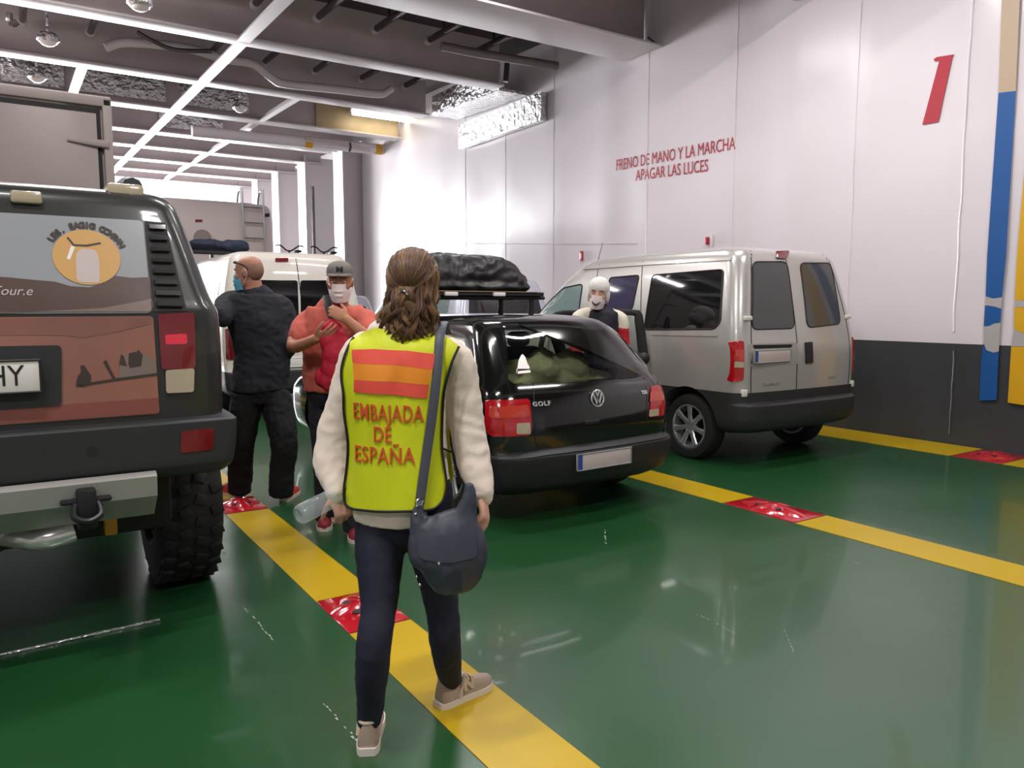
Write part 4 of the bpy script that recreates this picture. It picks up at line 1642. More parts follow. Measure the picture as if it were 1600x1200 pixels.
# roof rails, light, edges
for s in (1, -1):
    mb = MB()
    mb.tube([(s * .64, .42, 1.97), (s * .64, .5, 2.03), (s * .64, 1.5, 2.05), (s * .64, 2.6, 2.03), (s * .64, 2.75, 1.97)], [(.04, .03)] * 5, 8, smooth=3)
    rail = mb.build('roof_rail', MATS['trim_soft'], hum)
    p = onY(243, 302, 3.86)
    mb = MB()
    mb.box((s * .60 - .075, .30, 1.935), (s * .60 + .075, .5, 2.0), .02)
    mb.build('marker_lamp', MATS['lamp_clear'], hum)
lp = zh(41, 309)
mb = MB()
pp = project(hb, lp[0], lp[1], 'R', .0)
mb.box(pp + V((-.055, -.03, -.025)), pp + V((.055, .03, .025)), .012)
mb.build('brake_lamp', MATS['lamp_clear'], hum)
# bumper
BR = [(.73, .90, .10, .75, .06, .06, .01, .02, .02), (.745, .925, .05, .75, .06, .06, .01, .02, .02), (.80, .955, .0, .75, .06, .06, .01, .02, .02), (.955, .97, .0, .75, .05, .05, .01, .02, .02), (.975, .97, .0, .75, .05, .05, .01, .02, .02), (.985, .963, .012, .75, .05, .05, .01, .02, .02)]
b_out = slice_body(BR, NS=4)
bb = bvh_of(raw(b_out))
me = boolean(raw(b_out), [cyl_cut(.98, .5, .56, x0, x1) for x0, x1 in ((-1.3, -.55), (.55, 1.3))])
finish_mesh(me, 30)
me.materials.append(MATS['trim_dark'])
bump = link('bumper', me, hum)
for s in (1, -1):
    q = seen(bb, hum, [(283, 674), (334, 668), (333, 702), (282, 708)], 'R')
    panel('reflector', bb, rpoly(q if s > 0 else mirrorx(q), .012), 'R', MATS['lamp_deep'], bump, .004, .01, .05)
for x, z in seen(bb, hum, [(144, 705)], 'R'):
    panel('sensor', bb, [(x + .02 * cos(2 * pi * k / 14), z + .02 * sin(2 * pi * k / 14)) for k in range(14)], 'R', MATS['ink'], bump, .002, .004, .05)
# aluminium bash plate, tow eyes, exhaust
mb = MB()
xr = .62
mb.prism([(-.02, .79), (-.045, .775), (-.03, .69), (.09, .585), (.12, .585), (.02, .70), (.0, .79)], 2 * xr, Matrix(((0, 0, 1, -xr), (1, 0, 0, -.02), (0, 1, 0, 0), (0, 0, 0, 1))))
bash = mb.build('bash_plate', MATS['alu'], bump)
for s in (1, -1):
    mb = MB()
    mb.box((s * .36 - .035, -.11, .60), (s * .36 + .035, .1, .76), .012)
    mb.box((s * .36 - .09, -.09, .70), (s * .36 + .09, -.04, .72), .01)
    mb.tube([(s * .36 - .04, -.08, .70), (s * .36 - .045, -.12, .66), (s * .36, -.13, .64), (s * .36 + .045, -.12, .66), (s * .36 + .04, -.08, .70)], .013, 8, smooth=4)
    mb.build('tow_eye', MATS['rim_dark'], bump)
mb = MB()
mb.tube([(.05, .35, .52), (.2, .12, .53), (.32, .1, .55)], .045, 10, smooth=3)
mb.build('exhaust', MATS['chrome'], hum)
mb = MB()
mb.box((.44, .2, .48), (.49, .25, .62), .01)
mb.build('yellow_shock', MATS['yellow_strap'], hum)
mb = MB()
mb.box((-.75, .4, .42), (.75, 4.4, .80), .05)
mb.box((-.7, 2.0, .30), (.7, 4.5, .6), .05)  # low block added to keep far daylight from beneath the vehicle
mb.tube([(-.8, .98, .44), (.8, .98, .44)], .07, 10)
mb.ball((0, .98, .42), (.17, .16, .15), 10)
mb.build('underbody', MATS['underbody'], hum)
for s in (1, -1):
    for y in (.98, 4.0):
        wheel(hum, (s * .86, y, .455), .455, .31, .24, s, 'plain', 'rim_dark', tread=26)
# open side door with mirror-black edge
mb = MB()
mb.box((0, -.05, .78), (.62, .05, 1.42), .04)
d = mb.build('open_door', MATS['paint_black'], hum)
d.location = (.955, 2.95, 0)
d.rotation_euler.z = R(-58)
mb = MB()
mb.tube([(.04, 0, 1.4), (.1, 0, 1.84), (.32, 0, 1.88), (.53, 0, 1.86), (.60, 0, 1.4)], [(.03, .05)] * 5, 8, smooth=3, up=(0, 1, 0))
mb.build('window_frame', MATS['paint_black'], d)
mb = MB()
mb.box((.06, -.004, 1.4), (.58, .004, 1.85), .002)
mb.build('door_glass', MATS['dark_glass'], d)

# ---------------------------------------------------- white van ahead
wv = thing('white_van', 'white van with split rear doors and dark rear windows behind the two standing men', 'van', (3.22, 10.1, 0), 0)
WR = [(.3, .85, .1, 4.6, .2, .18, .04, .4, .3), (.4, .93, .0, 4.75, .2, .18, .04, .45, .3), (.6, .94, .0, 4.8, .2, .18, .04, .45, .3), (.62, .94, .05, 4.8, .16, .15, .03, .45, .3), (1.0, .95, .05, 4.5, .16, .15, .03, .45, .3), (1.2, .945, .06, 4.0, .16, .15, .03, .45, .3), (1.5, .91, .1, 3.6, .16, .15, .03, .45, .3), (1.8, .86, .15, 3.2, .16, .15, .03, .45, .3),
      (2.05, .80, .2, 2.9, .16, .15, .03, .45, .3), (2.14, .75, .24, 2.75, .16, .15, .04, .45, .3), (2.18, .66, .32, 2.6, .16, .15, .04, .35, .3), (2.2, .4, .6, 2.2, .1, .1, .04, .2, .2)]
w_out = slice_body(WR, sub=4)
wb = bvh_of(raw(w_out))
w_body = w_out.build('body', MATS['paint_van_white'], wv, angle=30)
sw = lambda pts: seen(wb, wv, pts, 'R')
for pts in ([(412, 438), (465, 438), (467, 505), (411, 508)], [(469, 438), (516, 438), (524, 500), (470, 504)]):
    q = sw(pts)
    panel('rear_window', wb, rpoly(q, .04), 'R', MATS['dark_glass'], wv, .004, .01, .08)
q = sw([(469, 438), (540, 438), (556, 503), (470, 505)])
zt, zb = sw([(440, 438)])[0][1], sw([(440, 506)])[0][1]
panel('rear_window', wb, rpoly([(-.80, zb), (-.2, zb), (-.18, zt), (-.72, zt)], .04), 'R', MATS['dark_glass'], wv, .003, .01, .08)
panel('high_brake_lamp', wb, rpoly(sw([(430, 403), (450, 403), (450, 409), (430, 409)]), .01), 'R', MATS['lamp_deep'], wv, .01, .02, .08)
xm = sw([(464, 420)])[0][0]
seam_lines(wv, wb, [[(xm, 2.1), (xm + .03, 1.4), (xm + .03, .65)]], 'R', .012)
for s in (-1, 1):
    tl = panel('tail_lamp', wb, rpoly([(s * .93, 1.18), (s * .93, .78), (s * .80, .78), (s * .80, 1.18)], .02), 'R', MATS['lamp_deep'], wv, .012, .03, .05)
low = slice_body(WR, .3, .62, sub=3, grow=.01)
low.build('bumper', MATS['trim_dark'], wv, angle=30)
plate(wv, wb, sw([(459, 566)])[0], .4, .12, m='plate_white', blue=False)
panel('side_window', wb, rpoly([(2.6, 1.25), (3.5, 1.25), (3.1, 1.85), (2.6, 1.85)], .05), 'L', MATS['pale_glass'], wv, .004, .01, .1)
panel('side_window', wb, rpoly([(.6, 1.3), (2.3, 1.3), (2.3, 1.85), (.6, 1.85)], .05), 'L', MATS['grey_glass'], wv, .004, .01, .1)
for x in (-.8, .8):
    for y in (.95, 3.9):
        wheel(wv, (x, y, .34), .34, .22, .2, -1 if x < 0 else 1)
t = thing('roof_ladder_bar', 'long dark bar lying along the roof of the white van', 'roof bar', (0, 0, 0))
mb = MB()
mb.tube([V((3.75, 12.35, 2.235)), V((2.8, 12.3, 2.27)), V((2.2, 12.25, 2.27))], .03, 8)
mb.build('bar', MATS['ink'], t)
mb = MB()
for x in (2.6, 3.6):
    mb.box((x - .02, 12.27, 2.15), (x + .02, 12.36, 2.26), .01)
mb.build('bracket', MATS['ink'], t)
mb = MB()
random.seed(8)
for i in range(9):
    mb.ball((2.70 + random.uniform(-.2, .3), 12.5 + random.uniform(-.15, .2), 2.37 + random.uniform(-.01, .05)), (random.uniform(.12, .25), random.uniform(.2, .3), random.uniform(.06, .12)), 8)
me = fuse(mb, .02, 3)
for v in me.vertices:
    v.co.z += .02 * noise.noise(v.co * 8)
me.materials.append(MATS['fabric_navy'])
o = link('cloth_bundle', me)
tag(o, 'dark blue cloth bundle on the front left of the white van\'s roof', 'bundle')

# ---------------------------------------------------- pale people carrier beyond the hatchback, and the car with bicycles
def car(name, label, cat_, loc, rz, m, scale=1.0, hz=1.0, back=True):
    t = thing(name, label, cat_, loc, rz)
    rows = [(z * hz, w * .98, yr * scale, yf * scale, rr, ry, b, fr, fy) for z, w, yr, yf, rr, ry, b, fr, fy in VR]
    ob = slice_body(rows, sub=3)
    bv = bvh_of(raw(ob))
    ob.build('body', MATS[m], t, angle=30)
    for y0, y1 in ((.45, 1.25), (1.35, 2.1), (2.2, 2.95)):
        p = rpoly([(y0 * scale, 1.15 * hz), (y1 * scale + (.1 if y1 > 2.5 else 0), 1.15 * hz), (y1 * scale - (.2 if y1 > 2.5 else 0), 1.72 * hz), (y0 * scale, 1.72 * hz)], .06)
        panel('side_window', bv, p, 'L', MATS['pale_glass'], t, .004, .01, .1)
        panel('side_window', bv, p, 'S', MATS['pale_glass'], t, .004, .01, .1)
    panel('rear_window', bv, rpoly([(-.68, 1.2 * hz), (.68, 1.2 * hz), (.6, 1.75 * hz), (-.6, 1.75 * hz)], .06), 'R', MATS['dark_glass'], t, .004, .01, .1)
    panel('windscreen', bv, rpoly([(-.72, 1.2 * hz), (.72, 1.2 * hz), (.6, 1.82 * hz), (-.6, 1.82 * hz)], .06), 'F', MATS['pale_glass'], t, .004, .01, .1)
    for s in (-1, 1):
        panel('tail_lamp', bv, rpoly([(s * .84, 1.0 * hz), (s * .84, .75 * hz), (s * .72, .75 * hz), (s * .72, 1.0 * hz)], .02), 'R', MATS['lamp_red'], t, .012, .03, .05)
        for y in (.72 * scale, 3.5 * scale):
            wheel(t, (s * .77, y, .31), .31, .2, .2, s)
    return t


car('people_carrier', 'pale blue-white people carrier seen behind the curly-haired woman, ahead of the silver van', 'car', (6.15, 9.45, 0), 0, 'paint_mpv', 1.0, .93)
tag(car('estate_car', 'grey car mostly hidden behind the white van, carrying two bicycles on its roof', 'car', (5.6, 14.9, 0), 0, 'paint_mpv', .95, .84))
for x, lab in ((5.06, 'left one of two bicycles whose handlebars show above the white van roof'), (5.82, 'right one of two bicycles whose handlebars show above the white van roof')):
    t = thing('bicycle', lab, 'bicycle', (x, 15.6, 1.715), 0, 'bicycles on the roof')
    for y in (0, 1.02):
        mb = MB()
        mb.lathe([(.32, -.016), (.335, 0), (.32, .016), (.305, 0)], 36, turn((0, y, .335), ry=R(90)), close=True)
        mb.lathe([(.02, -.04), (.02, .04)], 10, turn((0, y, .335), ry=R(90)))
        for k in range(10):
            a = pi * k / 10
            mb.tube([(0, y + .31 * cos(a), .335 + .31 * sin(a)), (0, y - .31 * cos(a), .335 - .31 * sin(a))], .003, 4)
        mb.build('wheel', MATS['ink'], t)
    mb = MB()
    for a, b in (((0, .42, .34), (0, .34, .84)), ((0, .42, .34), (0, .9, .78)), ((0, .36, .76), (0, .9, .82)), ((0, .42, .34), (0, 0, .335)), ((0, 0, .335), (0, .36, .76)), ((0, 1.02, .335), (0, .88, .9))):
        mb.tube([a, b], .016, 8)
    mb.build('frame', MATS['ink'], t)
    mb = MB()
    mb.tube([(-.30, .86, 1.02), (-.2, .84, 1.03), (-.07, .88, .94), (0, .88, .92), (.07, .88, .94), (.2, .84, 1.03), (.30, .86, 1.02)], .016, 8, smooth=3)
    mb.tube([(0, .88, .88), (0, .88, .93)], .02, 8)
    mb.build('handlebar', MATS['ink'], t)
    mb = MB()
    mb.box((-.06, .2, .85), (.06, .45, .9), .025)
    mb.build('saddle', MATS['ink'], t)

# ---------------------------------------------------- lorry box and motorhome
lo = thing('box_lorry', 'pale box lorry behind the off-road vehicle at far left', 'lorry', (-.12, 10.4, 0), 0)
mb = MB()
mb.box((-1.22, .0, 1.0), (1.22, 6.5, 3.84), .04)
mb.build('box_body', MATS['paint_lorry'], lo)
mb = MB()
for x in (-1.2, 1.2):
    mb.box((x - .05, -.06, .98), (x + .05, .05, 3.88), .02)
mb.box((-1.25, -.06, 3.78), (1.25, .05, 3.90), .02)
mb.build('rear_frame', MATS['paint_lorry'], lo)
mb = MB()
mb.box((-1.13, -.015, 1.05), (1.13, .0, 3.76), 0)
mb.build('door_seal', MATS['seam'], lo)
for s in (-1, 1):
    mb = MB()
    mb.box((min(0, s) * 1.10 + .012, -.04, 1.08), (max(0, s) * 1.10 - .012, -.005, 3.70), .01)
    d = mb.build('door', MATS['paint_lorry'], lo)
    for z in (1.6, 2.5, 3.35):
        mb = MB()
        mb.tube([(s * 1.2, -.07, z), (s * 1.0, -.06, z + .01), (s * .78, -.055, z + .02)], [(.025, .05), (.02, .04), (.012, .02)], 8, up=(0, 1, 0))
        mb.build('strap_hinge', MATS['paint_lorry'], d)
mb = MB()
mb.box((-1.15, .1, .6), (1.15, 7.0, 1.0), .03)
mb.box((-1.15, .1, .34), (1.15, .2, .62), .02)  # underrun bar added to stop daylight passing under the lorry
mb.box((-1.1, 2.2, .3), (1.1, 4.9, .7), .02)  # skirt block added against the same daylight
mb.build('chassis_and_light_block', MATS['underbody'], lo)
for s in (-1, 1):
    for y in (1.3, 5.8):
        wheel(lo, (s * .98, y, .48), .48, .3, .28, s, 'plain', 'rim_dark')
mh = thing('motorhome', 'beige motorhome with a roof ladder parked beyond the white van', 'motorhome', (3.42, 15.8, 0), 0)
MR = [(.4, 1.05, .1, 6, .2, .2, .02, .3, .3), (.6, 1.14, 0, 6.1, .2, .2, .02, .3, .3), (3.0, 1.15, 0, 6.1, .2, .18, .02, .3, .3), (3.36, 1.14, .03, 6.0, .2, .18, .02, .3, .3), (3.48, 1.08, .1, 5.9, .2, .18, .03, .3, .3), (3.53, .9, .3, 5.6, .2, .18, .03, .3, .3)]
m_out = slice_body(MR, sub=3, NS=6)
mbv = bvh_of(raw(m_out))
m_out.build('body', MATS['paint_camper'], mh, angle=30)
for pts, m in (([(305, 343), (316, 343), (316, 347), (305, 347)], 'lamp_deep'), ([(414, 334), (421, 333), (421, 339), (414, 339)], 'ink')):
    panel('marker_lamp', mbv, seen(mbv, mh, pts, 'R'), 'R', MATS[m], mh, .01, .02, .1)
cc = seen(mbv, mh, [(316, 372)], 'R')[0]
panel('round_vent', mbv, [(cc[0] + .16 * cos(2 * pi * k / 24), cc[1] + .16 * sin(2 * pi * k / 24)) for k in range(24)], 'R', MATS['paint_lorry'], mh, .03, .03, .1)
l0, l1 = seen(mbv, mh, [(380, 400)], 'R')[0][0], seen(mbv, mh, [(412, 400)], 'R')[0][0]
mb = MB()
for x in (l0, l1):
    mb.tube([(x, .35, 3.5), (x, .2, 3.72), (x, -.02, 3.72), (x, -.08, 3.55), (x, -.08, 1.4), (x, .05, 1.35)], .02, 8, smooth=3)
for k in range(7):
    mb.tube([(l0, -.08, 1.6 + .3 * k), (l1, -.08, 1.6 + .3 * k)], .016, 8)
mb.build('ladder', MATS['rim_silver'], mh)
for s in (-1, 1):
    for y in (1.4, 5.0):
        wheel(mh, (s * .95, y, .36), .36, .24, .22, s, 'plain')
# ------------------------------------------------------------------ people
mat('skin_fair', rgb(206, 160, 136), 0.5, spec=.3)
mat('skin_tan', rgb(176, 122, 94), 0.5, spec=.3)
mat('skin_pink', rgb(178, 128, 108), 0.5, spec=.3)
mat('eye_white', rgb(230, 226, 220), 0.2)
mat('eye_dark', rgb(40, 30, 26), 0.15)
mat('hair_brown', rgb(88, 62, 50), 0.42, vary=(7, .3, rgb(122, 90, 64)))
mat('hair_lock', rgb(118, 86, 60), 0.42, vary=(5, .3, rgb(168, 132, 86)))
mat('stubble', rgb(104, 80, 66), 0.6)
mat('sweater_cream', rgb(228, 214, 200), 0.9, bump=(160, .25, .003), sheen=.2)
mat('vest_lime', rgb(200, 210, 16), 0.55, bump=(200, .12, .002))
mat('vest_red', rgb(222, 78, 62), 0.6)
mat('vest_orange', rgb(222, 134, 26), 0.6)
mat('vest_letter', rgb(204, 84, 34), 0.6)
mat('piping_black', rgb(24, 26, 24), 0.6)
mat('denim_navy', rgb(30, 33, 52), 0.8, bump=(300, .2, .002), vary=(4, .25))
mat('leather_slate', rgb(58, 62, 74), 0.42, bump=(60, .12, .003))
mat('strap_slate', rgb(66, 70, 80), 0.5)
mat('shoe_taupe', rgb(164, 146, 130), 0.75, bump=(80, .2, .003))
mat('shoe_sand', rgb(204, 186, 164), 0.7)
mat('sole_white', rgb(222, 212, 200), 0.6)
mat('shirt_black', rgb(36, 37, 44), 0.85, bump=(200, .15, .002))
mat('trousers_black', rgb(24, 24, 27), 0.85, bump=(200, .15, .002))
mat('shirt_coral', rgb(196, 98, 84), 0.85, bump=(200, .15, .002))
mat('trousers_dark', rgb(32, 33, 42), 0.85)
mat('cloth_crimson', rgb(176, 22, 48), 0.7, bump=(30, .3, .005))
mat('mask_white', rgb(228, 212, 212), 0.8)
mat('mask_blue', rgb(98, 172, 200), 0.8)
mat('mask_print', rgb(226, 218, 212), 0.8, vary=(20, .5, rgb(70, 66, 68)))
mat('cap_grey', rgb(116, 112, 108), 0.85, bump=(200, .2, .002))
mat('knit_white', rgb(218, 212, 206), 0.9, bump=(110, .5, .004), sheen=.3)
mat('jacket_red', rgb(186, 28, 44), 0.6)
mat('jacket_navy', rgb(30, 26, 42), 0.7)
mat('jacket_cream', rgb(226, 218, 200), 0.7)
mat('shoe_red', rgb(190, 60, 52), 0.6)
mat('shoe_maroon', rgb(134, 34, 44), 0.6)
mat('silver_stud', rgb(220, 220, 220), 0.15, metal=1)


class Fig:
    """a person; coordinates are taken from the root, r = to the person's right, f = ahead, z = up"""

    def __init__(s, label, loc, heading, skin):
        s.root = thing('person', label, 'person', loc)
        s.o = V(loc)
        s.h = heading
        s.f = V((sin(heading), cos(heading), 0))
        s.r = V((cos(heading), -sin(heading), 0))
        s.skin = MATS[skin]
        s.body = MB()

    def P(s, a, b, z):                   # right, ahead, up
        return s.r * a + s.f * b + V((0, 0, z))

    def px(s, x, y, d):
        return at(x, y, d) - s.o

    def put(s, name, me, m, parent=None, angle=None):
        if isinstance(me, MB):
            return me.build(name, m if isinstance(m, list) else MATS[m], parent or s.root)
        for k in (m if isinstance(m, list) else [MATS[m]]):
            me.materials.append(k)
        return link(name, me, parent or s.root)

    def torso(s, mb, path, grow=0.0, n=20, cap='round'):
        """path: (point, half width, half depth)"""
        mb.tube([p for p, a, b in path], [(a + grow, b + grow) for p, a, b in path], n, cap, smooth=4, up=s.r)

    def limb(s, mb, pts, rad, grow=0.0, n=14, cap='round'):
        mb.tube(pts, [r + grow for r in rad], n, cap, smooth=4)

    def head(s, c, yaw, pitch=0.0, k=1.0, roll=0.0):
        """c: middle of the head; yaw to the person's right, pitch down; returns its frame"""
        h = s.h + yaw
        M = Matrix.Translation(c) @ Matrix.Rotation(-h, 4, 'Z') @ Matrix.Rotation(-pitch, 4, 'X') @ Matrix.Rotation(roll, 4, 'Y') @ Matrix.Scale(k, 4)
        s.H = M
        T = [(-.122, .016, .066, .016), (-.116, .030, .060, .030), (-.102, .044, .050, .046), (-.08, .055, .034, .062), (-.05, .063, .016, .080), (-.01, .0695, .004, .093), (.03, .0745, -.004, .098),
             (.06, .0755, -.008, .098), (.085, .070, -.010, .089), (.103, .056, -.012, .070), (.115, .034, -.013, .042), (.1185, .012, -.013, .015)]
        mb = s.body
        vs, n = [], 24
        for z, w, cy, d in T:
            for q in range(n):
                a = 2 * pi * q / n
                e = .86
                x = w * math.copysign(abs(cos(a)) ** e, cos(a))
                y = cy + d * math.copysign(abs(sin(a)) ** e, sin(a))
                vs.append(M @ V((x, y, z)))
        fs = []
        for i in range(len(T) - 1):
            for q in range(n):
                q2 = (q + 1) % n
                fs.append((i * n + q, i * n + q2, (i + 1) * n + q2, (i + 1) * n + q))
        fs += [tuple(range(n))[::-1], tuple((len(T) - 1) * n + q for q in range(n))]
        mb.add(vs, fs)
        B = lambda p, r: mb.ball(M @ V(p), r, 8, M.to_3x3().normalized().to_4x4())
        mb.tube([M @ V((0, .088, .022)), M @ V((0, .103, -.006)), M @ V((0, .112, -.028))], [.009 * k, .011 * k, .013 * k], 8, 'round')
        for e in (-1, 1):
            B((e * .012, .101, -.031), (.009, .01, .008))
            B((e * .034, .083, .034), (.026, .010, .008))
            B((e * .046, .066, -.02), (.02, .02, .02))
            B((e * .077, -.012, -.004), (.009, .02, .032))
            B((e * .080, -.022, .006), (.008, .012, .022))
        B((0, .094, -.066), (.022, .011, .006))
        B((0, .092, -.076), (.020, .011, .006))
        B((0, .092, -.102), (.02, .016, .014))
        return M

    def face(s, brow='stubble', lid=.6):
        M = s.H
        for e in (-1, 1):
            mb = MB()
            mb.ball(M @ V((e * .033, .0845, .011)), (.0125, .0125, .0125 * lid), 8, None)
            ew = s.put('eye', mb, 'eye_white')
            mb = MB()
            mb.ball(M @ V((e * .033, .0948, .011)), (.0056, .0056, .0056 * min(1, lid * 1.2)), 6)
            s.put('iris', mb, 'eye_dark', ew)
            mb = MB()
            mb.tube([M @ V((e * .016, .098, .036)), M @ V((e * .035, .095, .041)), M @ V((e * .054, .082, .035))], [.003, .0042, .0022], 6, 'round')
            s.put('eyebrow', mb, brow)

    def hand(s, w, d, n, t, curl=.35, k=1.0, spread=.0, thumb=.5):
        """w wrist, d along the fingers, n the way the palm faces, t the thumb's side; all in the figure's frame"""
        d = d.normalized()
        n = (n - d * n.dot(d)).normalized()
        t = d.cross(n) if d.cross(n).dot(t) > 0 else n.cross(d)
        mb = s.body
        mb.tube([w - d * .02, w + d * .02 * k, w + d * .055 * k, w + d * .088 * k], [(.026 * k, .019 * k), (.034 * k, .017 * k), (.041 * k, .015 * k), (.039 * k, .011 * k)], 12, 'round', smooth=2, up=t)
        for i, L in enumerate((.070, .079, .073, .057)):
            q = w + d * (.086 - .006 * abs(i - 1)) * k + t * (.030 - .0205 * i) * k
            dd = (d + t * spread * (1.5 - i)).normalized()
            pts = [q - dd * .02 * k, q]
            a = 0
            for j, part in enumerate((.44, .31, .25)):
                a += curl * (0.8, 1.1, .8)[j] * (1 + .08 * i)
                q = q + (dd * cos(a) + n * sin(a)) * L * part * k
                pts.append(q)
            mb.tube(pts, [r * k for r in (.0095, .0092, .0086, .0080, .0068)], 8, 'round', smooth=2)
        q = w + d * .022 * k + t * .028 * k
        td = (t * .8 + d * .75 + n * thumb).normalized()
        p2 = q + td * .036 * k
        td2 = (t * .35 + d * .9 + n * (thumb + .25)).normalized()
        p3 = p2 + td2 * .032 * k
        p4 = p3 + (td2 + n * .25).normalized() * .024 * k
        mb.tube([q - td * .02, q, p2, p3, p4], [r * k for r in (.014, .014, .0115, .0105, .008)], 8, 'round', smooth=2)

    def finish(s, voxel=.0065):
        me = fuse(s.body, voxel, 3)
        if hasattr(s, 'H'):
            Mi = s.H.inverted()
            for v in me.vertices:
                p = Mi @ v.co
                if p.y > .05 and abs(p.z) < .05:
                    for e in (-.033, .033):
                        q = ((p.x - e) / .020) ** 2 + ((p.z - .012) / .012) ** 2
                        if q < 1:
                            v.co -= (s.H.to_3x3() @ V((0, 1, 0))) * .007 * (1 - q)
        return s.put('body', me, [s.skin])


def folds(me, amp, sc=(9, 9, 5), seed=0.0, zone=None):
    me.calc_loop_triangles()
    ns = [v.normal.copy() for v in me.vertices]
    for v, n in zip(me.vertices, ns):
        p = v.co
        q = V((p.x * sc[0] + seed, p.y * sc[1], p.z * sc[2]))
        w = noise.noise(q) * .6 + (.5 - abs(noise.noise(q * 1.7 + V((3, 1, 7))))) * .8
        k = 1 if zone is None else zone(p)
        v.co = p + n * amp * w * k
    return me


def shoe(fig, heel, ang, L=.265, w=.046, m=('shoe_taupe', 'sole_white', 'shoe_sand'), pitch=0.0, emblem=None, hgt=.1):
    """heel point on the ground, ang = heading of the toe"""
    d = V((sin(ang), cos(ang), 0))
    M = Matrix.Translation(heel) @ Matrix.Rotation(-ang, 4, 'Z') @ Matrix.Rotation(pitch, 4, 'X')
    prof = [(0, .62, .75), (.03, .80, .98), (.12, .90, 1.0), (.25, .88, .98), (.36, .86, .86), (.48, .90, .72), (.6, .98, .60), (.74, 1.04, .50), (.86, .96, .44), (.95, .70, .36), (1.0, .34, .24)]
    n = 20
    vs, fs = [], []
    for t, a, h in prof:
        ww, hh = w * a, hgt * h
        for k in range(n):
            an = 2 * pi * k / n
            c, q = cos(an), sin(an)
            x = ww * math.copysign(abs(c) ** .75, c) * (1 - .28 * max(0, q))
            z = .022 + (hh * abs(q) ** .8 if q > 0 else -.006 * abs(q))
            vs.append(M @ V((x, t * L, z - (.018 * max(0, q) if .1 < t < .3 else 0))))
    for i in range(len(prof) - 1):
        for k in range(n):
            k2 = (k + 1) % n
            fs.append((i * n + k, i * n + k2, (i + 1) * n + k2, (i + 1) * n + k))
    fs += [tuple(range(n))[::-1], tuple((len(prof) - 1) * n + k for k in range(n))]
    mb = MB()
    mb.add(vs, fs)
    sh_ = fig.put('shoe', mb, m[0])
    ol = [(w * a * 1.06, t * L) for t, a, h in prof] + [(-w * a * 1.06, t * L) for t, a, h in prof[::-1]]
    ol[0], ol[-1] = (w * .6, -.008), (-w * .6, -.008)
    mb = MB()
    mb.prism(ol, .026, M)
    fig.put('sole', mb, m[1], sh_)
    mb = MB()
    for t, hh in ((.40, .84), (.47, .76), (.54, .69)):
        mb.tube([M @ V((w * .78 * c, t * L + .004, .022 + hgt * hh * (1 - .45 * abs(c) ** 3) + .002)) for c in (-.8, -.4, 0, .4, .8)], .0035, 6)
    fig.put('laces', mb, m[2], sh_)
    mb = MB()
    mb.tube([M @ V((w * .74 * cos(a), .055 + .050 * sin(a), .022 + hgt * (.86 + .1 * abs(sin(a))))) for a in [2 * pi * k / 16 for k in range(17)]], .006, 8)
    fig.put('collar', mb, m[2], sh_)
    if emblem:
        for e in (-1, 1):
            mb = MB()
            bm, _ = text_mesh2d(emblem, .062)
            bm.free()
            text_sheet(mb, emblem, .062, lambda x, y: M @ V((e * (w * .93 - .14 * max(0, y)), .115 + e * x * 1, .066 + y)), M.to_3x3() @ V((-e * .004, 0, 0)), bold=.004)
            fig.put('side_letter', mb, m[2], sh_)
            mb = MB()
            mb.tube([M @ V((e * w * .90, .07, .03)), M @ V((e * w * .82, .085, .075)), M @ V((e * w * .6, .10, .105))], [(.009, .004)] * 3, 6)
            fig.put('side_stripe', mb, m[2], sh_)
    return sh_


def lay(bvh, o, f, r):
    """axis for sheets laid on a garment from behind (f = the way the person faces)"""
    return (lambda a, b: o - f * 2 + r * a + V((0, 0, b)), f)


def lay_px(bvh, axis_o, f, r, root, pts):
    out = []
    for x, y in pts:
        d = (_f + _r * ((x - 800) / FPX) + _u * ((600 - y) / FPX)).normalized()
        o = EYE - root
        hit, nor, i, dist = bvh.ray_cast(o, d)
        if hit is None:
            p, nor, i, dist = bvh.find_nearest(o + d * 2.65)
            hit = o + d * ((p - o).dot(d))
        q = hit - axis_o
        out.append((q.dot(r), q.z))
    return out


# ================= curly-haired woman in the lime vest
W = Fig('woman seen from behind, curly brown hair, lime safety vest, cream sweater, dark jeans', (1.10, 2.34, 0), R(36), 'skin_fair')
px = W.px
hipL, hipR = px(600, 778, 2.63), px(668, 780, 2.58)
kneeL, kneeR = px(593, 945, 2.52), px(690, 935, 2.66)
heelL, heelR = V((.905, 2.262, 0)) - W.o, V((1.240, 2.398, 0)) - W.o
ankL = heelL + V((.03, .05, .10))
ankR = heelR + V((.055, .01, .10))
pel, wai, che, sho, nek = px(630, 775, 2.6), px(628, 690, 2.6), px(627, 600, 2.6), px(634, 540, 2.6), px(642, 508, 2.6)
hd = px(647, 446, 2.61)
tor = [(pel - V((0, 0, .05)), .135, .10), (pel, .150, .11), (wai, .125, .09), (che, .140, .105), (sho, .150, .085), (sho + V((0, 0, .035)), .11, .07), (nek, .055, .055)]
W.torso(W.body, tor)
W.limb(W.body, [nek - V((0, 0, .03)), nek + V((0, 0, .03)), hd - V((0, 0, .06))], [.058, .052, .052])
shL, shR = px(563, 548, 2.66), px(712, 560, 2.58)
elL, elR = px(522, 680, 2.68), px(731, 672, 2.60)
wrL, wrR = px(529, 768, 2.60), px(752, 772, 2.56)
W.limb(W.body, [sho + (shL - sho) * .5, shL, elL, wrL], [.045, .045, .036, .025])
W.limb(W.body, [sho + (shR - sho) * .5, shR, elR, wrR], [.045, .045, .036, .025])
W.limb(W.body, [hipL, kneeL, ankL], [.056, .040, .030])
W.limb(W.body, [hipR, kneeR, ankR], [.056, .040, .030])
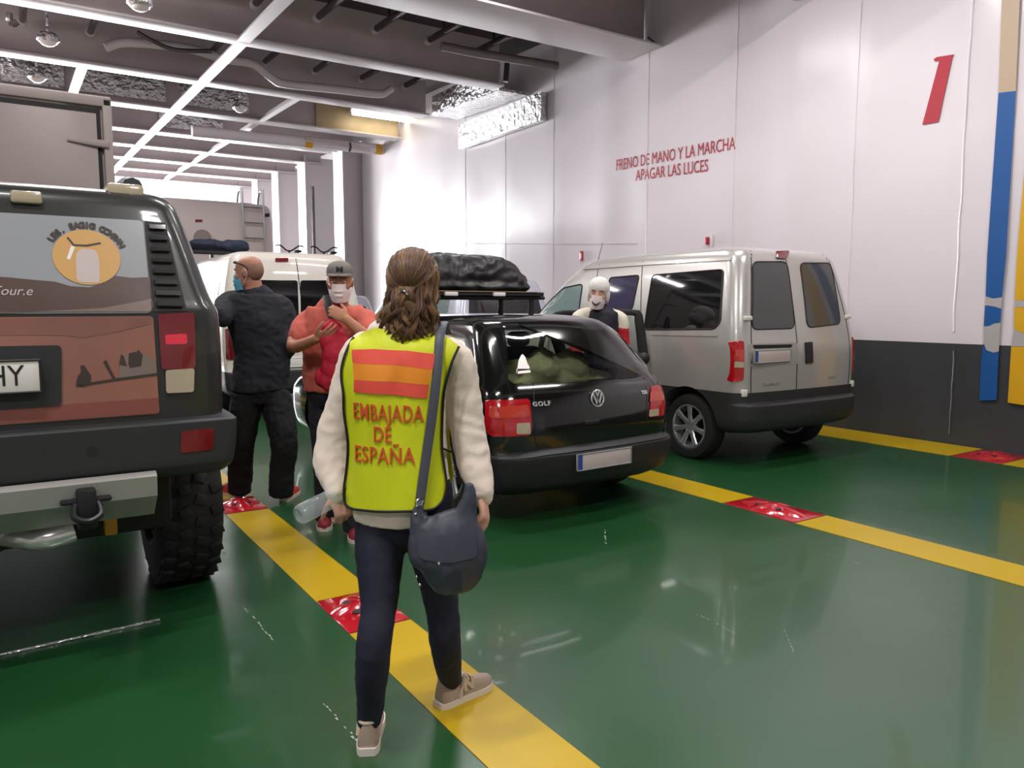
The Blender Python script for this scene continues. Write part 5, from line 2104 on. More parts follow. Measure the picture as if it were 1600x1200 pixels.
for h_, a_ in ((heelL, R(28)), (heelR, R(80))):
    d_ = V((sin(a_), cos(a_), 0))
    W.body.tube([h_ + d_ * .03 + V((0, 0, .06)), h_ + d_ * .10 + V((0, 0, .048)), h_ + d_ * .19 + V((0, 0, .038))], [.028, .026, .015], 10, 'round')
W.head(hd, R(2), R(4), .95)
bot0, bot1 = px(466, 806, 2.46), px(532, 772, 2.59)
axb = (bot1 - bot0).normalized()
W.hand(wrL, px(537, 800, 2.58) - wrL, axb.cross(V((0, 0, 1))) * -1 + W.f * .5, V((-.2, .2, .1)) - axb * .1, curl=.95, k=.92, thumb=.8)
W.hand(wrR, px(757, 800, 2.54) - wrR, -W.r + W.f * .2, W.f, curl=.5, k=.95)
W.finish(.006)
# trousers
mb = MB()
W.torso(mb, [(pel - V((0, 0, .09)), .125, .10), (pel - V((0, 0, .02)), .158, .118), (pel + V((0, 0, .10)), .145, .105)])
W.limb(mb, [hipL + V((0, 0, .02)), px(594, 850, 2.58), px(592, 945, 2.52), px(583, 1020, 2.47), ankL - V((0, 0, .005))], [.088, .086, .060, .056, .042])
W.limb(mb, [hipR + V((0, 0, .02)), px(676, 850, 2.61), px(689, 940, 2.66), px(696, 1005, 2.69), ankR - V((0, 0, .005))], [.088, .084, .060, .054, .042])
me = folds(fuse(mb, .008, 4), .006, (14, 14, 9), 2.0)
W.put('jeans', me, 'denim_navy')
# sweater
mb = MB()
W.torso(mb, [(pel - V((0, 0, .075)), .172, .128), (pel, .165, .122), (wai, .150, .11), (che, .158, .12), (sho, .165, .10), (sho + V((0, 0, .035)), .125, .085), (nek + V((0, 0, .01)), .068, .066)], cap=True)
W.limb(mb, [sho + (shL - sho) * .6, shL, px(540, 620, 2.67), elL, px(520, 728, 2.65), px(528, 768, 2.60)], [.052, .056, .056, .058, .062, .040])
W.limb(mb, [sho + (shR - sho) * .6, shR, px(724, 620, 2.60), elR, px(741, 722, 2.59), px(752, 768, 2.56)], [.052, .058, .058, .058, .058, .040])
me = folds(fuse(mb, .008, 4), .010, (10, 10, 13), 5.0)
W.put('sweater', me, 'sweater_cream')
for a, b in ((px(526, 762, 2.605), px(529, 774, 2.60)), (px(751, 764, 2.56), px(753, 775, 2.56))):
    mb = MB()
    mb.tube([a, (a + b) / 2, b], [.040, .043, .038], 16, 'round')
    W.put('cuff', mb, 'sweater_cream')
# vest: sheets laid on a smooth form around the trunk
mb = MB()
W.torso(mb, [(pel - V((0, 0, .08)), .200, .150), (wai, .185, .138), (che, .206, .145), (sho, .186, .120), (sho + V((0, 0, .03)), .135, .098), (nek + V((0, 0, -.01)), .08, .075)])
for q in (shL, shR):
    W.limb(mb, [sho + (q - sho) * .3, q - V((0, 0, .005))], [.078, .076])
form = folds(fuse(mb, .010, 10), .018, (11, 11, 1.6), 1.0)
vb_ = bvh_of(form)
ax_b = lay(vb_, V((0, 0, 0)), W.f, W.r)
lp_ = lambda pts: lay_px(vb_, V((0, 0, 0)), W.f, W.r, W.o, pts)
vo = [(588, 512), (570, 518), (554, 527), (543, 547), (536, 572), (535, 592), (538, 615), (539, 645), (545, 690), (543, 730), (538, 762), (541, 785), (551, 793), (568, 796), (597, 798), (651, 797), (677, 794), (690, 784), (696, 772), (699, 755), (695, 725), (692, 700), (692, 660), (694, 620), (698, 596), (707, 565), (718, 541), (706, 531), (692, 523), (660, 520), (620, 518)]
vq = lp_(vo)
vest = panel('safety_vest', vb_, vq, ax_b, MATS['vest_lime'], W.root, .004, .006, .02)
vest['label'] = 'lime yellow safety vest with red and orange flag bands'
ax_f = (lambda a, b: W.f * 2 + W.r * a + V((0, 0, b)), -W.f)
panel('vest_front', vb_, vq, ax_f, MATS['vest_lime'], vest, .004, .006, .04)
for q in (vq[2:-4],):
    mb = MB()
    pts = [project(vb_, a, b, ax_b, .010) for a, b in resample(q + q[::-1][1:-1], .02)[:0] or q]
    mb.tube(pts, .0045, 6, smooth=4)
    W.put('black_piping', mb, 'piping_black', vest)
for s_, a0, a1 in ((-1, px(545, 690, 2.6), None),):
    mb = MB()
    mb.tube([px(690, 700, 2.50), px(697, 703, 2.53), px(704, 706, 2.60)], [(.010, .003)] * 3, 6)
    W.put('side_tab', mb, 'piping_black', vest)
for nm, pts, m_ in (('red_band', [(551, 546), (585, 545), (640, 548), (681, 553), (677, 577), (620, 570), (552, 566)], 'vest_red'),
                    ('orange_band', [(552, 566.3), (620, 570.3), (677, 577.3), (671, 601), (610, 596), (554, 593)], 'vest_orange'),
                    ('red_band', [(554, 593.3), (610, 596.3), (671, 601.3), (668, 622), (610, 616), (554, 612)], 'vest_red')):
    panel(nm, vb_, lp_(pts), ax_b, MATS[m_], vest, .0085, .004, .02)


def vest_text(body, L, Rr, h):
    (a0, b0), (a1, b1) = lp_([L, Rr])
    bm, _ = text_mesh2d(body, 1.0, bold=.004, space=1.06)
    xs = [v.co.x for v in bm.verts]
    x0, x1 = min(xs), max(xs)
    bm.free()
    k = h / .73
    mb = MB()
    text_sheet(mb, body, 1.0, lambda x, y: project(vb_, a0 + (a1 - a0) * (x - x0) / (x1 - x0), b0 + (b1 - b0) * (x - x0) / (x1 - x0) + y * k, ax_b, .0085), W.f * .004, bold=.004, res=.12, space=1.06)
    W.put('vest_lettering', mb, 'vest_letter', vest)


vest_text('EMBAJADA', (554, 642), (663, 648), .056)
vest_text('DE', (585, 679), (612, 681), .052)
vest_text('ESPAÑA', (556, 708), (649, 713), .054)
# shoes
shoe(W, heelL, R(28), .25, .041, emblem='N', hgt=.088)
shoe(W, heelR, R(80), .25, .041, emblem='N', hgt=.088)
# hair: dark under-volume, swept half-up sections gathered in a clip, loose wavy locks of fine strands
import numpy as np
Hm = W.H
h3 = Hm.to_3x3().normalized().to_4x4()
mb = MB()
mb.ball(Hm @ V((0, -.018, .027)), (.0815, .1005, .0955), 14, h3)
mb.ball(Hm @ V((0, -.052, -.03)), (.076, .062, .08), 12, h3)
for x, y, z, r_ in ((-.04, -.078, -.10, .042), (.042, -.075, -.10, .042), (0, -.085, -.14, .045), (-.05, -.08, -.15, .036), (.045, -.075, -.15, .036), (-.03, -.085, -.19, .034), (.02, -.085, -.19, .034)):
    mb.ball(Hm @ V((x, y, z)), (r_, r_ * .7, r_ * 1.2), 8)
hair = W.put('hair', folds(fuse(mb, .006, 3), .008, (30, 30, 9), 7.0, lambda p: .3 if (Hm.inverted() @ p).z > -.05 else 1.0), 'hair_brown')
rng = np.random.default_rng(12)
HC, HR_ = np.array((0, -.018, .027)), np.array((.084, .103, .098))


def on_scalp(p, k=1.0):
    q = (p - HC) / HR_
    return HC + HR_ * q / np.linalg.norm(q) * k


def guide(start, over, tip, amp, turns, n1=12, n2=26, lift=1.0):
    """a lock: over the head from start to over, then down to tip in a growing wave"""
    pts = []
    for t in np.linspace(0, 1, n1, endpoint=False):
        pts.append(on_scalp(start * (1 - t) + over * t, lift + .02 * sin(pi * t)))
    ph, sg = rng.uniform(0, 6.28), rng.choice((-1, 1))
    for t in np.linspace(0, 1, n2):
        g = amp * min(1, t * 1.8) * (1 - .25 * t)
        a = ph + sg * turns * 2 * pi * t
        c = over * (1 - t) + tip * t
        bulge = .016 * sin(pi * min(1, t * 1.1))
        pts.append(c + np.array((g * cos(a), -bulge + g * .7 * sin(a), 0)))
    return np.array(pts)


def lock(store, g, n, r0, r1, thick):
    m = len(g)
    t = np.linspace(0, 1, m)[:, None]
    for _ in range(n):
        a, q = rng.uniform(0, 6.28), sqrt(rng.uniform(0, 1))
        rad = (r0 * (1 - t) + r1 * t) * (.55 + .9 * np.sin(pi * np.clip(t * 1.15, 0, 1)))
        off = np.concatenate([np.full((m, 1), cos(a)), np.full((m, 1), sin(a) * .6), np.full((m, 1), sin(a) * .5)], 1) * rad * q
        jit = rng.normal(0, .0012, 3) * t
        cut = int(m * rng.uniform(.86, 1.0))
        store.append(((g + off + jit)[:cut], thick * rng.uniform(.7, 1.25)))


def strands_mesh(store):
    R3 = np.array(Hm.to_3x3())
    T3 = np.array(Hm.translation)
    vs, fs, k = [], [], 0
    for p, th in store:
        p = p @ R3.T + T3
        m = len(p)
        tan = np.gradient(p, axis=0)
        tan /= np.linalg.norm(tan, axis=1)[:, None] + 1e-9
        a = np.cross(tan, np.array((.3, .9, .1)))
        a /= np.linalg.norm(a, axis=1)[:, None] + 1e-9
        b = np.cross(tan, a)
        w = (th * (1 - .55 * np.linspace(0, 1, m) ** 2))[:, None]
        ring = np.stack([p + w * (a * cos(x) + b * sin(x)) for x in (0, 2.094, 4.189)], 1).reshape(-1, 3)
        vs.append(ring)
        i = k + 3 * np.arange(m - 1)[:, None]
        for c0, c1 in ((0, 1), (1, 2), (2, 0)):
            fs.append(np.concatenate([i + c0, i + c1, i + 3 + c1, i + 3 + c0], 1))
        k += 3 * m
    me = bpy.data.meshes.new('strands')
    me.from_pydata(np.concatenate(vs).tolist(), [], np.concatenate(fs).tolist())
    for p in me.polygons:
        p.use_smooth = True
    return me


A = np.array
clip = A((0, -.122, -.030))
dark, light = [], []
for i in range(46):                               # swept from the hairline to the clip, then falling in curls
    th = R(-112 + 224 * (i + .5) / 46)
    st = on_scalp(A((sin(th), cos(th), .55 + .5 * cos(th) * .6)) * .1 + HC)
    ov = clip + A((rng.normal(0, .010), 0, rng.normal(0, .008)))
    tip = A((rng.uniform(-.085, .050), -.10 + rng.uniform(-.02, .01), rng.uniform(-.295, -.19)))
    g = guide(st, ov, tip, rng.uniform(.012, .023), rng.uniform(1.1, 1.9), lift=1.0 + rng.uniform(0, .035))
    lock(light if i % 3 == 1 else dark, g, 46, .010, .006, .0011)
for i in range(62):                               # lower and side locks falling loose
    s_ = -1 if i % 2 else 1
    th = R(rng.uniform(62, 180)) * s_
    st = on_scalp(A((sin(th), cos(th), rng.uniform(-.35, .35))) * .1 + HC)
    ov = on_scalp(st + A((0, -.012, -.06)), 1.02)
    tip = A((ov[0] * 1.05 + rng.normal(0, .012) - .008, min(ov[1], -.06) + rng.uniform(-.035, .005), rng.uniform(-.265, -.17) + max(0, ov[0]) * .4))
    g = guide(st, ov, tip, rng.uniform(.012, .024), rng.uniform(1.0, 1.9), n1=6, lift=1.02)
    lock(light if i % 5 < 2 else dark, g, 44, .010, .006, .0011)
for i in range(60):                               # top of the head
    th = R(rng.uniform(-110, 110))
    k_ = rng.uniform(.05, .8)
    st = on_scalp(A((sin(th) * k_, cos(th) * k_ - .05, .9)) * .1 + HC)
    ov = clip + A((rng.normal(0, .008), 0, rng.normal(.004, .006)))
    g = guide(st, ov, clip + A((rng.normal(0, .012), .0, -.05)), .003, .6, n1=16, n2=6, lift=1.02)
    lock(light if i % 7 == 3 else dark, g, 40, .014, .006, .0010)
W.put('dark_locks', strands_mesh(dark), 'hair_brown', hair)
W.put('light_locks', strands_mesh(light), 'hair_lock', hair)
mb = MB()
mb.tube([Hm @ V((-.014, -.139, -.028)), Hm @ V((.0, -.145, -.034)), Hm @ V((.008, -.143, -.044))], .0045, 6, 'round')
W.put('hair_clip', mb, 'silver_stud', hair)

# bottle in her left hand
t = thing('water_bottle', 'clear plastic water bottle held in the curly-haired woman\'s left hand', 'bottle', at(466, 806, 2.46))
b0, b1 = V((0, 0, 0)), (bot1 + W.o) - t.location
ax = b1.normalized()
Lb = b1.length
q_ = ax.to_track_quat('Z', 'Y').to_matrix().to_4x4()
glass_mat('bottle_plastic', (.90, .93, .95), .08)
highlight_white('bottle_plastic', (.8, .84, .88), .16)  # whitish highlights put into the plastic's colour
mb = MB()
mb.lathe([(.001, .006), (.024, .0), (.031, .006), (.033, .02), (.0325, .05), (.0335, .055), (.0325, .06), (.033, .09), (.0335, .095), (.032, .10), (.032, Lb * .72), (.024, Lb * .86), (.014, Lb * .93), (.0135, Lb)], 28, q_)
mb.build('bottle', MATS['bottle_plastic'], t)
mb = MB()
mb.lathe([(.0155, Lb), (.0165, Lb + .002), (.0165, Lb + .016), (.015, Lb + .018), (.001, Lb + .018)], 20, q_)
mb.build('bottle_cap', MATS['sign_white'], t)
mb = MB()
mb.tube([q_ @ V((.012, -.012, .004)), q_ @ V((.012, .012, .004))], .003, 6)
mb.build('base_ridge', MATS['bottle_plastic'], t)

# slate shoulder bag on its strap
t = thing('shoulder_bag', 'dark slate leather shoulder bag hanging on the curly-haired woman\'s right hip', 'bag', W.o)
bx = lambda x, y, d=2.45: at(x, y, d) - W.o
mb = MB()
cam_r, cam_f = _r, V((_f.x, _f.y, 0)).normalized()
rings = [((645, 812), (730, 800), .010), ((640, 830), (745, 815), .034), ((637, 850), (757, 842), .046), ((641, 872), (762, 872), .050), ((650, 898), (752, 890), .044), ((661, 916), (728, 912), .030), ((676, 925), (706, 922), .012)]
pa, ra = [], []
for (x0, y0), (x1, y1), th_ in rings:
    a, b = bx(x0, y0), bx(x1, y1)
    pa.append((a + b) / 2)
    ra.append(((b - a).length / 2, th_))
mb.tube(pa, ra, 24, 'round', smooth=4, up=cam_r - V((0, 0, .0)))
mb.tube([bx(720, 830), bx(728, 803), bx(733, 782), bx(734, 758)], [(.065, .03), (.038, .02), (.026, .014), (.013, .008)], 12, 'round', smooth=3, up=cam_r)
mb.tube([bx(656, 828), bx(654, 803), bx(657, 784)], [(.036, .02), (.022, .012), (.014, .006)], 12, 'round', smooth=3, up=cam_r)
me = folds(fuse(mb, .008, 4), .009, (13, 13, 9), 11.0)
t_body = me
me.materials.append(MATS['leather_slate'])
link('bag_body', me, t)
bagb = bvh_of(t_body)
axc = (lambda a, b: -cam_f * 2 + cam_r * a + V((0, 0, b)), cam_f)
lb = lambda pts: lay_px(bagb, V((0, 0, 0)), cam_f, cam_r, W.o, pts)
panel('front_flap', bagb, rpoly(lb([(650, 822), (700, 838), (742, 822), (748, 868), (700, 880), (655, 872)]), .02), axc, MATS['leather_slate'], t, .004, .006, .03)
for x, y in ((686, 880), (653, 893), (658, 907), (649, 803), (652, 790)):
    mb = MB()
    (a, b), = lb([(x, y)])
    p = project(bagb, a, b, axc, .003)
    mb.ball(p, .0055, 6)
    mb.build('stud', MATS['silver_stud'], t)
st = lp_([(691, 520), (685, 570), (679, 630), (672, 680), (664, 735), (657, 786)])
sp = [project(vb_, a, b, ax_b, .014) for a, b in st]
fr_ = [sp[0] + W.f * .09 + V((0, 0, .03)), sp[0] + W.f * .20 - V((0, 0, .02))]
fp = [project(vb_, a, b, ax_f, .012) for a, b in ((.10, 1.25), (.13, 1.1), (.155, .98), (.18, .86))]
mb = MB()
nrm = []
pts = fp[::-1] + [sp[0] + W.f * .10 + V((0, 0, .028))] + sp
mb.tube(pts, [(.0155, .0028)] * len(pts), 8, smooth=4, up=W.r)
mb.build('strap', MATS['strap_slate'], t)
mb = MB()
mb.tube([bx(650, 783, 2.42), bx(655, 779, 2.42), bx(662, 782, 2.42), bx(659, 789, 2.42), bx(651, 788, 2.42), bx(650, 783, 2.42)], .003, 6)
mb.build('buckle_ring', MATS['silver_stud'], t)

# ================= bald man at the vehicle's open door
B_ = Fig('bald man in black with blue face mask, back turned, at the off-road vehicle\'s door', (1.50, 5.86, 0), R(10), 'skin_pink')
px = B_.px
pel, wai, che, sho, nek = px(408, 600, 5.75), px(410, 555, 5.73), px(403, 500, 5.68), px(399, 466, 5.66), px(396, 450, 5.64)
hd = px(389, 427, 5.62)
hipL, hipR = px(387, 615, 5.72), px(430, 615, 5.78)
ftL, ftR = V((1.40, 6.02, 0)) - B_.o, V((1.655, 5.70, 0)) - B_.o
knL, knR = px(377, 690, 5.78), px(444, 690, 5.72)
anL, anR = ftL + V((.02, .04, .10)), ftR + V((-.01, .04, .10))
shL, shR = px(356, 474, 5.66), px(443, 482, 5.78)
elL, wrL = px(347, 496, 5.44), px(338, 488, 5.38)
elR, wrR = px(448, 543, 5.75), px(424, 560, 6.0)
tor = [(pel, .16, .115), (wai, .16, .11), (che, .175, .115), (sho, .16, .085), (sho + V((0, 0, .03)), .10, .07), (nek, .062, .062)]
B_.torso(B_.body, tor)
B_.limb(B_.body, [nek - V((0, 0, .03)), nek + V((0, 0, .03)), hd - V((0, 0, .06))], [.066, .062, .062])
B_.limb(B_.body, [sho.lerp(shL, .5), shL, elL, wrL], [.055, .055, .043, .029])
B_.limb(B_.body, [sho.lerp(shR, .5), shR, elR, wrR], [.055, .055, .043, .029])
for h_, k_, a_, f_, g_ in ((hipL, knL, anL, ftL, R(-15)), (hipR, knR, anR, ftR, R(20))):
    B_.limb(B_.body, [h_, k_, a_], [.085, .06, .042])
    d_ = V((sin(g_), cos(g_), 0))
    B_.body.tube([f_ + d_ * .05 + V((0, 0, .05)), f_ + d_ * .18 + V((0, 0, .04))], [.026, .018], 10, 'round')
B_.head(hd, R(-52), R(6), 1.0)
B_.hand(wrL, px(325, 483, 5.33) - wrL, -B_.r * .2 + V((0, 0, -1)), B_.f, .3)
B_.hand(wrR, px(410, 566, 6.08) - wrR, -B_.f, V((0, 0, 1)), .5)
B_.finish(.007)
B_.face()
mb = MB()
B_.torso(mb, [(pel - V((0, 0, .05)), .205, .152), (pel + V((0, 0, .02)), .205, .15), (wai, .20, .145), (che, .215, .15), (sho, .20, .12), (sho + V((0, 0, .03)), .13, .095), (nek + V((0, 0, .005)), .078, .076)], cap=True)
B_.limb(mb, [sho.lerp(shL, .5), shL, shL.lerp(elL, .6), elL, elL.lerp(wrL, .7)], [.075, .085, .072, .066, .052])
B_.limb(mb, [sho.lerp(shR, .5), shR, shR.lerp(elR, .6), elR, elR.lerp(wrR, .8)], [.075, .08, .072, .072, .062])
B_.put('shirt', folds(fuse(mb, .010, 4), .014, (8, 8, 11), 3.0), 'shirt_black')
mb = MB()
B_.torso(mb, [(pel - V((0, 0, .14)), .15, .12), (pel - V((0, 0, .04)), .188, .142), (pel + V((0, 0, .03)), .175, .13)], cap=True)
for h_, k_, a_ in ((hipL, knL, anL), (hipR, knR, anR)):
    B_.limb(mb, [h_, h_.lerp(k_, .5), k_, k_.lerp(a_, .6), a_ - V((0, 0, .055))], [.112, .112, .098, .09, .088], cap=True)
B_.put('trousers', folds(fuse(mb, .010, 4), .013, (12, 12, 10), 9.0), 'trousers_black')
shoe(B_, ftL, R(-20), .29, .05, ('shoe_red', 'sole_white', 'sole_white'))
shoe(B_, ftR, R(35), .29, .05, ('shoe_red', 'sole_white', 'piping_black'))


def mask(fig, m, pleats=True):
    M = fig.H
    mb = MB()
    nx, nz = 15, 9
    vs, fs = [], []
    for sd in (0, 1):
        for j in range(nz):
            v = j / (nz - 1)
            z = -.118 + .118 * v
            for i in range(nx):
                u = -1 + 2 * i / (nx - 1)
                x = u * (.066 - .014 * abs(v - .6))
                y = .123 + .010 * sin(pi * min(1, v * 1.02)) - .094 * abs(u) ** 2.3 + (.004 * sin(v * 22) if pleats else 0) - .004 * sd * 1.5
                vs.append(M @ V((x, y, z)))
    n_ = nx * nz
    for j in range(nz - 1):
        for i in range(nx - 1):
            a = j * nx + i
            fs.append((a, a + 1, a + nx + 1, a + nx))
            fs.append((n_ + a, n_ + a + nx, n_ + a + nx + 1, n_ + a + 1))
    rim = [i for i in range(nx)] + [j * nx + nx - 1 for j in range(1, nz)] + [(nz - 1) * nx + i for i in range(nx - 2, -1, -1)] + [j * nx for j in range(nz - 2, 0, -1)]
    for k in range(len(rim)):
        a, b = rim[k], rim[(k + 1) % len(rim)]
        fs.append((b, a, a + n_, b + n_))
    mb.add(vs, fs)
    o = fig.put('face_mask', mb, m)
    mb = MB()
    for e in (-1, 1):
        mb.tube([M @ V((e * .064, .03, -.02)), M @ V((e * .078, .005, .012)), M @ V((e * .084, -.03, .02)), M @ V((e * .083, -.035, -.02)), M @ V((e * .062, .022, -.085))], .002, 5, smooth=4)
    fig.put('ear_loop', mb, 'mask_white', o)


mask(B_, 'mask_blue')
mb = MB()
mb.ball(B_.H @ V((0, -.032, .022)), (.0755, .083, .090), 14, B_.H.to_3x3().normalized().to_4x4())
mat('cropped_hair', rgb(146, 110, 92), 0.8, vary=(60, .2))
B_.put('cropped_hair', mb, 'cropped_hair')
mb = MB()
for e in (-1, 1):
    mb.tube([B_.H @ V((e * .05, .075, .085)), B_.H @ V((e * .074, .03, .075)), B_.H @ V((e * .082, -.03, .045)), B_.H @ V((e * .08, -.045, .02))], .0035, 6, 'round', smooth=3)
mb.tube([B_.H @ V((-.05, .075, .085)), B_.H @ V((0, .088, .088)), B_.H @ V((.05, .075, .085))], .010, 8, 'round', smooth=3)
B_.put('sunglasses', mb, 'ink')

# ================= man in the coral shirt with a cap
K = Fig('man in coral T-shirt, grey cap and white face mask, hand at his chin', (1.83, 4.88, 0), R(205), 'skin_tan')
px = K.px
pel, wai, che, sho, nek = px(521, 600, 5.0), px(520, 560, 5.0), px(522, 510, 4.98), px(527, 486, 4.98), px(529, 471, 4.97)
hd = px(531, 441, 4.93)
hipA, hipB = px(506, 612, 5.02), px(537, 612, 4.95)      # his right, his left
ftA, ftB = V((1.72, 4.98, 0)) - K.o, V((1.78, 4.62, 0)) - K.o
knA, knB = px(507, 700, 5.02), px(541, 710, 4.85)
anA, anB = ftA + V((0, -.04, .1)), ftB + V((0, -.04, .1))
shA, shB = px(481, 500, 5.0), px(572, 500, 4.93)
elA, wrA = px(458, 541, 4.86), px(495, 529, 4.70)
elB, wrB = px(578, 528, 4.74), px(541, 499, 4.70)
K.torso(K.body, [(pel, .155, .115), (wai, .16, .12), (che, .18, .125), (sho, .175, .10), (sho + V((0, 0, .04)), .11, .08), (nek, .065, .065)])
K.limb(K.body, [nek - V((0, 0, .03)), nek + V((0, 0, .02)), hd - V((0, 0, .06))], [.064, .060, .06])
K.limb(K.body, [sho.lerp(shA, .5), shA, elA, wrA], [.055, .055, .044, .030])
K.limb(K.body, [sho.lerp(shB, .5), shB, elB, wrB], [.055, .055, .044, .030])
for h_, k_, a_, f_ in ((hipA, knA, anA, ftA), (hipB, knB, anB, ftB)):
    K.limb(K.body, [h_, k_, a_], [.082, .058, .042])
    K.body.tube([f_ + V((-.02, -.03, .05)), f_ + V((-.05, -.14, .04))], [.026, .018], 10, 'round')
K.head(hd, R(0), R(8), 1.0)
K.hand(wrA, px(520, 519, 4.66) - wrA, K.f * -.6 + V((0, 0, .4)), V((0, 0, 1)), .38, spread=.12, thumb=.2)
K.hand(wrB, px(519, 485, 4.70) - wrB, -K.f + V((0, 0, -.3)), V((0, 0, 1)), .45, thumb=.3)
K.finish(.006)
K.face(lid=.42)
mb = MB()
K.torso(mb, [(pel - V((0, 0, .04)), .19, .148), (pel + V((0, 0, .04)), .19, .145), (wai, .19, .145), (che, .192, .14), (sho, .182, .112), (sho + V((0, 0, .035)), .125, .09), (nek + V((0, 0, .0)), .074, .072)], cap=True)
K.limb(mb, [sho.lerp(shA, .5), shA, shA.lerp(elA, .62)], [.066, .068, .066])
K.limb(mb, [sho.lerp(shB, .5), shB, shB.lerp(elB, .62)], [.066, .068, .066])
K.put('t_shirt', folds(fuse(mb, .009, 4), .012, (9, 9, 10), 6.0), 'shirt_coral')
mb = MB()
K.torso(mb, [(pel - V((0, 0, .14)), .145, .115), (pel - V((0, 0, .04)), .172, .13), (pel + V((0, 0, .03)), .16, .118)], cap=True)
for h_, k_, a_ in ((hipA, knA, anA), (hipB, knB, anB)):
    K.limb(mb, [h_, h_.lerp(k_, .5), k_, k_.lerp(a_, .6), a_ - V((0, 0, .06))], [.10, .098, .082, .076, .076], cap=True)
K.put('trousers', folds(fuse(mb, .010, 4), .010, (12, 12, 10), 1.0), 'trousers_dark')
shoe(K, ftA + V((.02, .06, 0)), R(200), .28, .048, ('shoe_maroon', 'sole_white', 'sole_white'))
shoe(K, ftB + V((.02, .06, 0)), R(195), .28, .048, ('shoe_maroon', 'sole_white', 'sole_white'))
mask(K, 'mask_white')
Hm = K.H
mb = MB()
vs, fs, n = [], [], 28
T = [(.050, 1.0), (.070, 1.0), (.096, .95), (.116, .78), (.129, .5), (.135, .18), (.136, .02)]
for z, k in T:
    for q in range(n):
        a = 2 * pi * q / n
        vs.append(Hm @ V((.083 * k * cos(a), -.006 + .108 * k * sin(a), z + (.012 * sin(a) if z < .05 else 0))))
for i in range(len(T) - 1):
    for q in range(n):
        q2 = (q + 1) % n
        fs.append((i * n + q, i * n + q2, (i + 1) * n + q2, (i + 1) * n + q))
fs += [tuple(range(n))[::-1], tuple((len(T) - 1) * n + q for q in range(n))]
mb.add(vs, fs)
cap_ = K.put('cap', mb, 'cap_grey')
mb = MB()
vs, fs = [], []
for sd in (0, 1):
    for j in range(4):
        for i in range(13):
            a = R(20 + 140 * i / 12)
            k = 1 + .50 * j / 3 * sin(a) ** .6
            vs.append(Hm @ V((.080 * cos(a) * (1 + .06 * j / 3), -.006 + .104 * sin(a) * k, (.060 - .006 * (j / 3) - .010 * abs(cos(a)) * j / 3 + .006 * sd))))
for j in range(3):
    for i in range(12):
        a = j * 13 + i
        fs += [(a, a + 13, a + 14, a + 1), (52 + a, 52 + a + 1, 52 + a + 14, 52 + a + 13)]
rim = list(range(13)) + [13 * j + 12 for j in range(1, 4)] + [39 + i for i in range(11, -1, -1)] + [13 * j for j in (2, 1)]
for k in range(len(rim)):
    a, b = rim[k], rim[(k + 1) % len(rim)]
    fs.append((a, b, b + 52, a + 52))
mb.add(vs, fs)
K.put('peak', mb, 'cap_grey', cap_)
mb = MB()
text_sheet(mb, 'M', .04, lambda x, y: Hm @ V((x * 1.3 - .008, .103 - 6 * x * x - .35 * max(0, y), .090 + y)), Hm.to_3x3() @ V((0, -.004, 0)), bold=.003)
K.put('cap_badge', mb, 'ink', cap_)
mb = MB()
mb.tube([px(510, 462, 4.93), px(512, 475, 4.83), px(519, 495, 4.78), px(528, 515, 4.76)], [(.024, .004)] * 4, 8, smooth=3, up=K.r)
K.put('chest_strap', mb, 'ink')
t = thing('crimson_jacket', 'rolled crimson jacket held against the coral-shirted man\'s chest', 'jacket', K.o)
mb = MB()
for x, y, r_ in ((519, 518, .07), (523, 535, .09), (527, 555, .095), (523, 575, .085), (516, 592, .07), (505, 590, .055), (538, 545, .06)):
    mb.ball(px(x, y, 4.73), (r_, r_ * .6, r_ * 1.1), 10)
me = folds(fuse(mb, .009, 4), .012, (12, 12, 9), 4.0)
me.materials.append(MATS['cloth_crimson'])
link('jacket', me, t)

# ================= laughing woman with the white beanie
L_ = Fig('laughing woman in white knitted hat and red, white and navy jacket behind the hatchback', (4.80, 5.72, 0), R(222), 'skin_fair')
px = L_.px
D = 7.32
hd = px(935, 459, D)
nek, sho, che = px(937, 478, D + .05), px(938, 490, D + .06), px(938, 515, D + .08)
gz = lambda p, z: V((p.x, p.y, z))
wai, pel = gz(che, 1.08), gz(che, .92)
shA, shB = px(905, 497, D + .05), px(969, 500, D + .08)
elA, elB = gz(shA, shA.z - .28) - L_.r * -.03, gz(shB, shB.z - .28) - L_.r * .03
wrA, wrB = gz(elA, elA.z - .20) + L_.f * .12, gz(elB, elB.z - .20) + L_.f * .12
L_.torso(L_.body, [(pel, .15, .11), (wai, .13, .10), (che, .15, .11), (sho, .15, .09), (sho + V((0, 0, .035)), .1, .075), (nek, .055, .055)])
L_.limb(L_.body, [nek - V((0, 0, .03)), nek + V((0, 0, .02)), hd - V((0, 0, .05))], [.056, .052, .052])
L_.limb(L_.body, [sho.lerp(shA, .5), shA, elA, wrA], [.048, .048, .038, .026])
L_.limb(L_.body, [sho.lerp(shB, .5), shB, elB, wrB], [.048, .048, .038, .026])
ft = []
for e in (-1, 1):
    hp, kn, an = pel + L_.r * e * .085 - V((0, 0, .04)), gz(pel, .48) + L_.r * e * .095, gz(pel, .1) + L_.r * e * .1
    L_.limb(L_.body, [hp, kn, an], [.078, .054, .04])
    ft.append(gz(an, 0) - L_.f * .05)
    L_.body.tube([an + V((0, 0, -.03)), an + L_.f * .15 + V((0, 0, -.055))], [.032, .028], 10, 'round')
L_.head(hd, R(4), R(8), 1.12, R(-6))
L_.hand(wrA, L_.f * .6 - V((0, 0, .6)), -L_.r, L_.f, .4)
L_.hand(wrB, L_.f * .6 - V((0, 0, .6)), L_.r, L_.f, .4)
L_.finish(.0075)
L_.face(lid=.3)
mask(L_, 'mask_white', False)
mb = MB()
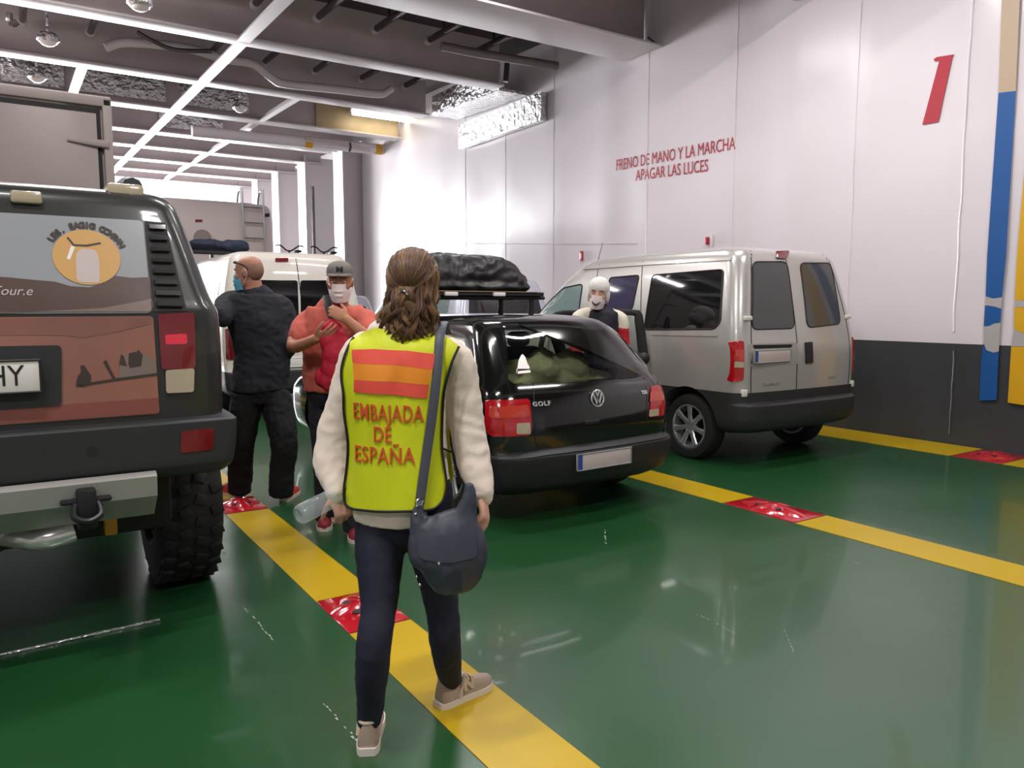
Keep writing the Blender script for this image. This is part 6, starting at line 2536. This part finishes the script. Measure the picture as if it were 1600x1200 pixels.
for pts in ([(-.034, -.052), (-.018, -.066), (0, -.071), (.018, -.066), (.034, -.052)], [(-.030, -.058), (-.012, -.078), (.008, -.080), (.030, -.060)]):
    mb = MB()
    mb.tube([L_.H @ V((x, .136 - 11 * x * x, z)) for x, z in pts], .0042, 6, 'round', smooth=3)
    L_.put('mask_print', mb, 'ink')
mb = MB()
L_.torso(mb, [(pel - V((0, 0, .02)), .17, .135), (wai, .16, .125), (che, .175, .135), (sho, .175, .11), (sho + V((0, 0, .035)), .12, .09), (nek + V((0, 0, .01)), .07, .068)], cap=True)
L_.put('jacket', folds(fuse(mb, .010, 4), .008, (9, 9, 9), 2.0), 'jacket_navy')
for q, e, w in ((shA, elA, wrA), (shB, elB, wrB)):
    mb = MB()
    L_.limb(mb, [sho.lerp(q, .45) + V((0, 0, .02)), q, q.lerp(e, .35)], [.066, .076, .07])
    o = L_.put('white_shoulder', folds(fuse(mb, .010, 3), .006, (9, 9, 9), 2.0), 'jacket_cream')
    mb = MB()
    L_.limb(mb, [q.lerp(e, .3), e, w], [.074, .066, .05])
    L_.put('red_sleeve', folds(fuse(mb, .010, 3), .007, (9, 9, 9), 8.0), 'jacket_red')
mb = MB()
L_.torso(mb, [(pel - V((0, 0, .12)), .135, .11), (pel - V((0, 0, .03)), .16, .125), (pel + V((0, 0, .06)), .155, .12)])
for e in (-1, 1):
    L_.limb(mb, [pel + L_.r * e * .085 - V((0, 0, .05)), gz(pel, .48) + L_.r * e * .095, gz(pel, .08) + L_.r * e * .1], [.095, .075, .06])
L_.put('trousers', fuse(mb, .011, 4), 'trousers_dark')
for q in ft:
    shoe(L_, q, R(222), .25, .042, ('trousers_black', 'sole_white', 'sole_white'))
Hm = L_.H
mb = MB()
mb.ball(Hm @ V((0, -.014, .052)), (.104, .126, .104), 14, Hm.to_3x3().normalized().to_4x4())
for e in (-1, 1):
    mb.ball(Hm @ V((e * .076, -.022, -.01)), (.024, .072, .08), 10, Hm.to_3x3().normalized().to_4x4())
mb.ball(Hm @ V((0, -.075, -.02)), (.085, .055, .08), 10, Hm.to_3x3().normalized().to_4x4())
me = fuse(mb, .008, 3)
L_.put('knitted_hat', me, 'knit_white')
